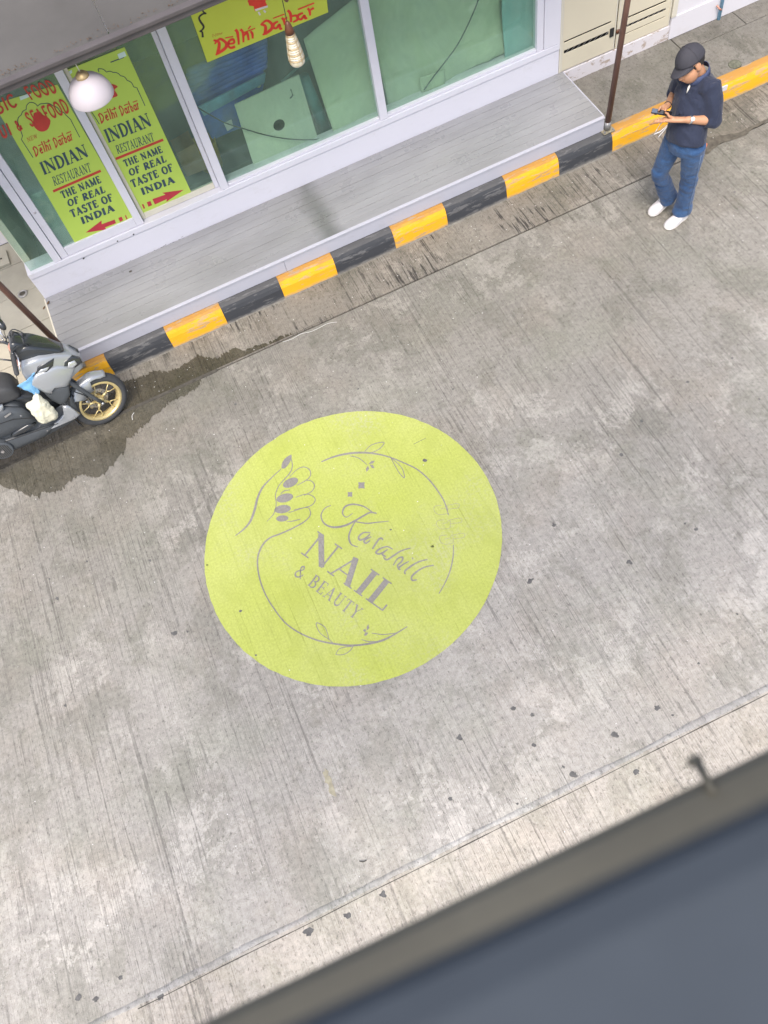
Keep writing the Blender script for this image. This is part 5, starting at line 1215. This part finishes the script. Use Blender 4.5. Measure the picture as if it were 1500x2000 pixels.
# cap
rows = []
for j in range(13):
    a = math.pi / 2 * j / 12
    rows.append([hp(-.014 + .117 * math.cos(a) * math.cos(t), .097 * math.cos(a) * math.sin(t), .040 + .104 * math.sin(a) + .006 * math.cos(a) * math.cos(t) - .012 * math.cos(a)) for t in [2 * math.pi * i / 28 for i in range(28)]])
cp_ = link('cap', MB().rings(rows, cap=False).mesh('m'), 'cap_cloth', person, smooth=True); cp_.modifiers.new('thick', 'SOLIDIFY').thickness = .004
rows = []
for j in range(9):
    s_ = j / 8; row = []
    for i in range(17):
        t = -1 + i / 8; th_ = t * 1.15
        bx0, by0 = .102 * math.cos(th_) - .012, .093 * math.sin(th_)
        reach = .078 * math.sqrt(max(0, 1 - (abs(t) ** 2.6)))
        row.append(hp(bx0 + reach * s_, by0 * (1 - .06 * s_), .036 - .014 * t * t * s_ - .020 * s_ * s_))
    rows.append(row)
bl_ = link('brim', MB().rings(rows, cap=False, closed=False).mesh('m'), 'cap_cloth', cp_, smooth=True); bl_.modifiers.new('thick', 'SOLIDIFY').thickness = .005
MB().ball(hp(-.014, 0, .146), (.008, .008, .005), HR, 6).link('button', 'cap_cloth', cp_, smooth=True)
for t in (0, math.pi / 2):
    MB().tube([hp(-.014 + .1185 * math.cos(a) * math.cos(t), .0985 * math.cos(a) * math.sin(t), .040 + .1055 * math.sin(a) + .006 * abs(math.cos(a)) * math.cos(t) * (1 if a < 1.6 else -1) - .012 * abs(math.cos(a))) for a in [math.pi * q / 18 for q in range(19)]], .0014, 5).link('seam', 'cap_cloth', cp_)
# shirt
sh = MB()
sh.tube([V3((3.872, 4.530, .895)), V3((3.888, 4.550, 1.00)), V3((3.912, 4.580, 1.11)), che + V3((.005, 0, .01)), upc + V3((.0, 0, -.01)), nek + V3((.015, 0, -.045))], [.178, .166, .160, .172, .160, .070], 28, hint=(1, .15, 0), rb=[.140, .132, .126, .126, .108, .068], round_end=False)
sh.ball(upc + V3((.02, -.005, -.03)), (.125, .20, .085), Matrix.Rotation(.15, 3, 'Z'))
for a, b_, c_ in ((lsh, lel, lwr), (rsh, rel, rwr)):
    fd = (c_ - b_).normalized()
    sh.tube([upc.lerp(a, .5) + V3((0, 0, -.02)), a + V3((.008, 0, .0)), a.lerp(b_, .5) + V3((.012, 0, 0)), a.lerp(b_, .9) + V3((.006, 0, 0))], [.085, .076, .073, .068], 16, round_end=True)
    sh.ball(b_ + V3((.004, 0, .0)), .066)
    sh.tube([b_, b_ + fd * .055], [.062, .060], 16)
me = fuse(sh, .0075, 4)
for vtx in me.vertices:
    p = vtx.co; d = mnoise.fractal(Vector((p.x * 7, p.y * 7, p.z * 4.5)), 1, 2, 4) * .010 - abs(mnoise.noise(Vector((p.x * 7 + p.z * 9, p.y * 7 - p.z * 5, p.z * 3)))) * .018 + .006
    vtx.co = p + vtx.normal * d
shirt = link('shirt', me, 'navy_cloth', person, smooth=True)
# collar, placket, tag, hem
nc = nek + V3((.004, 0, .0))
rows = []
for j, (k, dz) in enumerate(((1.0, .030), (1.06, .034), (1.20, .016), (1.34, -.008))):
    rows.append([nc + V3((.066 * k * math.cos(t) - .012 * (1 if math.cos(t) < 0 else 0) * k, .064 * k * math.sin(t), dz - .010 * k + .030 * math.cos(t) - .010 * (k - 1))) for t in [rad(205 + i * (310 / 26)) for i in range(27)]])
co_ = link('collar', MB().rings(rows, cap=False, closed=False).mesh('m'), 'collar_blue', shirt, smooth=True); co_.modifiers.new('thick', 'SOLIDIFY').thickness = .005
t0, t1 = G(1350, 160, 1.345), G(1341, 182, 1.29)
o = MB().tube([t0, t0.lerp(t1, .5) + V3((-.006, -.004, 0)), t1], [.004, .009, .002], 8, hint=(1, 0, 0)).link('neck_tag', 'cord_white', shirt, smooth=True)
hm = G(1338, 266, .975); MB().ball(G(1338, 266, .985), (.014, .006, .008)).link('hem_label', 'paper_white', shirt, smooth=True)
MB().ball(G(1336, 186, 1.245), (.014, .006, .005)).link('button', 'steel_grey', shirt, smooth=True)
# jeans
jn = MB()
jn.tube([pel + V3((.005, 0, .03)), pel + V3((.002, 0, -.04)), pel + V3((.0, 0, -.10))], [.150, .160, .140], 24, hint=(1, .15, 0), rb=[.112, .118, .105], round_end=False)
for a, b_, c_, hemz in ((lhp, lkn, lan, .078), (rhp, rkn, ran, .12)):
    d = (c_ - b_).normalized(); h_ = V3((c_.x - .006, c_.y, hemz))
    jn.tube([a + V3((0, 0, .02)), a.lerp(b_, .25), a.lerp(b_, .6), b_, b_.lerp(c_, .4), b_.lerp(c_, .8), h_], [.092, .090, .076, .068, .065, .069, .074], 16, rb=[.090, .090, .077, .070, .069, .076, .084], hint=(1, 0, 0), round_end=False)
me = fuse(jn, .0075, 3)
for vtx in me.vertices:
    p = vtx.co; kz = .5 + .7 * (abs(p.z - .48) < .12) + .8 * (p.z < .2)
    d = mnoise.fractal(Vector((p.x * 8, p.y * 8, p.z * 13)), 1, 2, 4) * .0085 * kz - abs(mnoise.noise(Vector((p.x * 6, p.y * 6, p.z * 17 + p.x * 8)))) * .010 * kz + .003; vtx.co = p + vtx.normal * d
jeans = link('jeans', me, 'jeans', person, smooth=True)
plain('denim_seam', (.16, .24, .38), .8, .2, 40)
MB().tube([lhp + V3((.01, -.096, -.02)), lhp.lerp(lkn, .5) + V3((.01, -.086, 0)), lkn + V3((.01, -.080, 0)), lkn.lerp(lan, .5) + V3((.0, -.078, 0)), lan + V3((0, -.082, .0))], .0022, 6).link('seam', 'denim_seam', jeans, smooth=True)
# shoes
def shoe(heel, toe, par_label, pitch=0):
    heel = V3(heel); toe = V3(toe); f = (toe - heel).normalized(); L = (toe - heel).length; s_ = f.cross(V3((0, 0, 1))).normalized(); up_ = s_.cross(f).normalized()
    def q(a, b_, c_): return heel + f * (a * L) + s_ * b_ + up_ * c_
    w_ = [(-.04, .024, .030), (.05, .040, .075), (.22, .046, .088), (.38, .046, .090), (.52, .049, .076), (.68, .053, .062), (.84, .052, .052), (.97, .040, .042), (1.05, .017, .028)]
    rs = []
    for a, hw_, ht in w_:
        rs.append([q(a, hw_ * math.cos(t), .020 + (ht - .020) * max(0, math.sin(t)) ** .8 + (-.004 if math.sin(t) < 0 else 0)) for t in [2 * math.pi * i / 18 for i in range(18)]])
    up = MB().rings(rs).link('shoe', 'shoe_white', person, smooth=True)
    rs = [[q(a + (.012 if a > .9 else -.008 if a < 0 else 0), (hw_ + .003) * math.cos(t), .012 + .012 * math.sin(t)) for t in [2 * math.pi * i / 14 for i in range(14)]] for a, hw_, ht in w_]
    MB().rings(rs).link('sole', 'sole_white', up, smooth=True)
    for k, a in enumerate((.44, .50, .56)): MB().tube([q(a, -.022, .080 - .08 * (a - .44) * 2), q(a + .012, 0, .088 - .11 * (a - .44) * 2), q(a, .022, .080 - .08 * (a - .44) * 2)], .0032, 6).link('lace', 'navy_ink' if k == 1 else 'paper_white', up, smooth=True)
shoe((4.040, 4.522, .006), (3.815, 4.470, .004), 'left')
shoe((4.000, 4.715, .060), (3.785, 4.680, .010), 'right')
# watch
wa = (lel - lwr).normalized(); wc = lwr + wa * .028
wt = MB().lathe([(.027, -.010), (.031, -.010), (.031, .010), (.027, .010)], wc, 22, axis=wa, close=True).link('wristwatch', 'chrome', person, smooth=True)
MB().lathe([(.001, .0), (.016, 0), (.016, .006), (.001, .006)], wc + V3((0, -.022, .021)), 16, axis=(0, -.7, .7)).link('dial', 'ornament_grey', wt)
MB().lathe([(.0265, -.004), (.029, -.004), (.029, .004), (.0265, .004)], rwr + (rel - rwr).normalized() * .015, 18, axis=(rel - rwr).normalized(), close=True).link('bracelet', 'cable_black', person, smooth=True)
# phone and what hangs from his fingers
ph_ = MB().prism([pq(-.078, -.036, .0), pq(.078, -.036, .0), pq(.078, .036, .0), pq(-.078, .036, .0)], pn * .009).link('phone', 'phone_black', label='black phone held flat in both hands of the man in the cap', cat='phone', loc=PH, bevel=.003)
MB().prism([pq(-.074, -.033, .0095), pq(-.035, -.033, .0095), pq(-.030, .033, .0095), pq(-.074, .033, .0095)], pn * .0006).link('screen', 'phone_screen', ph_)
MB().prism([pq(-.029, -.033, .0095), pq(.074, -.033, .0095), pq(.074, .033, .0095), pq(-.029, .033, .0095)], pn * .0005).link('screen', 'phone_black', ph_)
def paper(px, zs, wd, label):
    P = [G(x, y, z) for (x, y), z in zip(px, zs)]; A = []; Bq = []
    for i, p in enumerate(P): A.append(p + V3((0, 0, wd / 2))); Bq.append(p - V3((.3 * wd, 0, wd / 2)))
    o = link('paper_strip', MB().rings([[a, b_] for a, b_ in zip(A, Bq)], cap=False, closed=False).mesh('m'), 'paper_white', label=label, cat='paper strip', loc=P[0], smooth=True, group='white strips held with the phone')
    o.modifiers.new('thick', 'SOLIDIFY').thickness = .002; return o
paper([(1312, 224), (1300, 232), (1290, 242), (1280, 258)], [1.14, 1.11, 1.07, 1.02], .016, 'upper thin white strip hanging from the left hand of the man')
paper([(1306, 240), (1298, 250), (1288, 258), (1278, 262)], [1.09, 1.06, 1.04, 1.02], .009, 'middle curved white cord between the fingers of the man')
paper([(1304, 246), (1296, 256), (1286, 268)], [1.07, 1.03, .99], .016, 'lowest white strip below the left hand of the man')
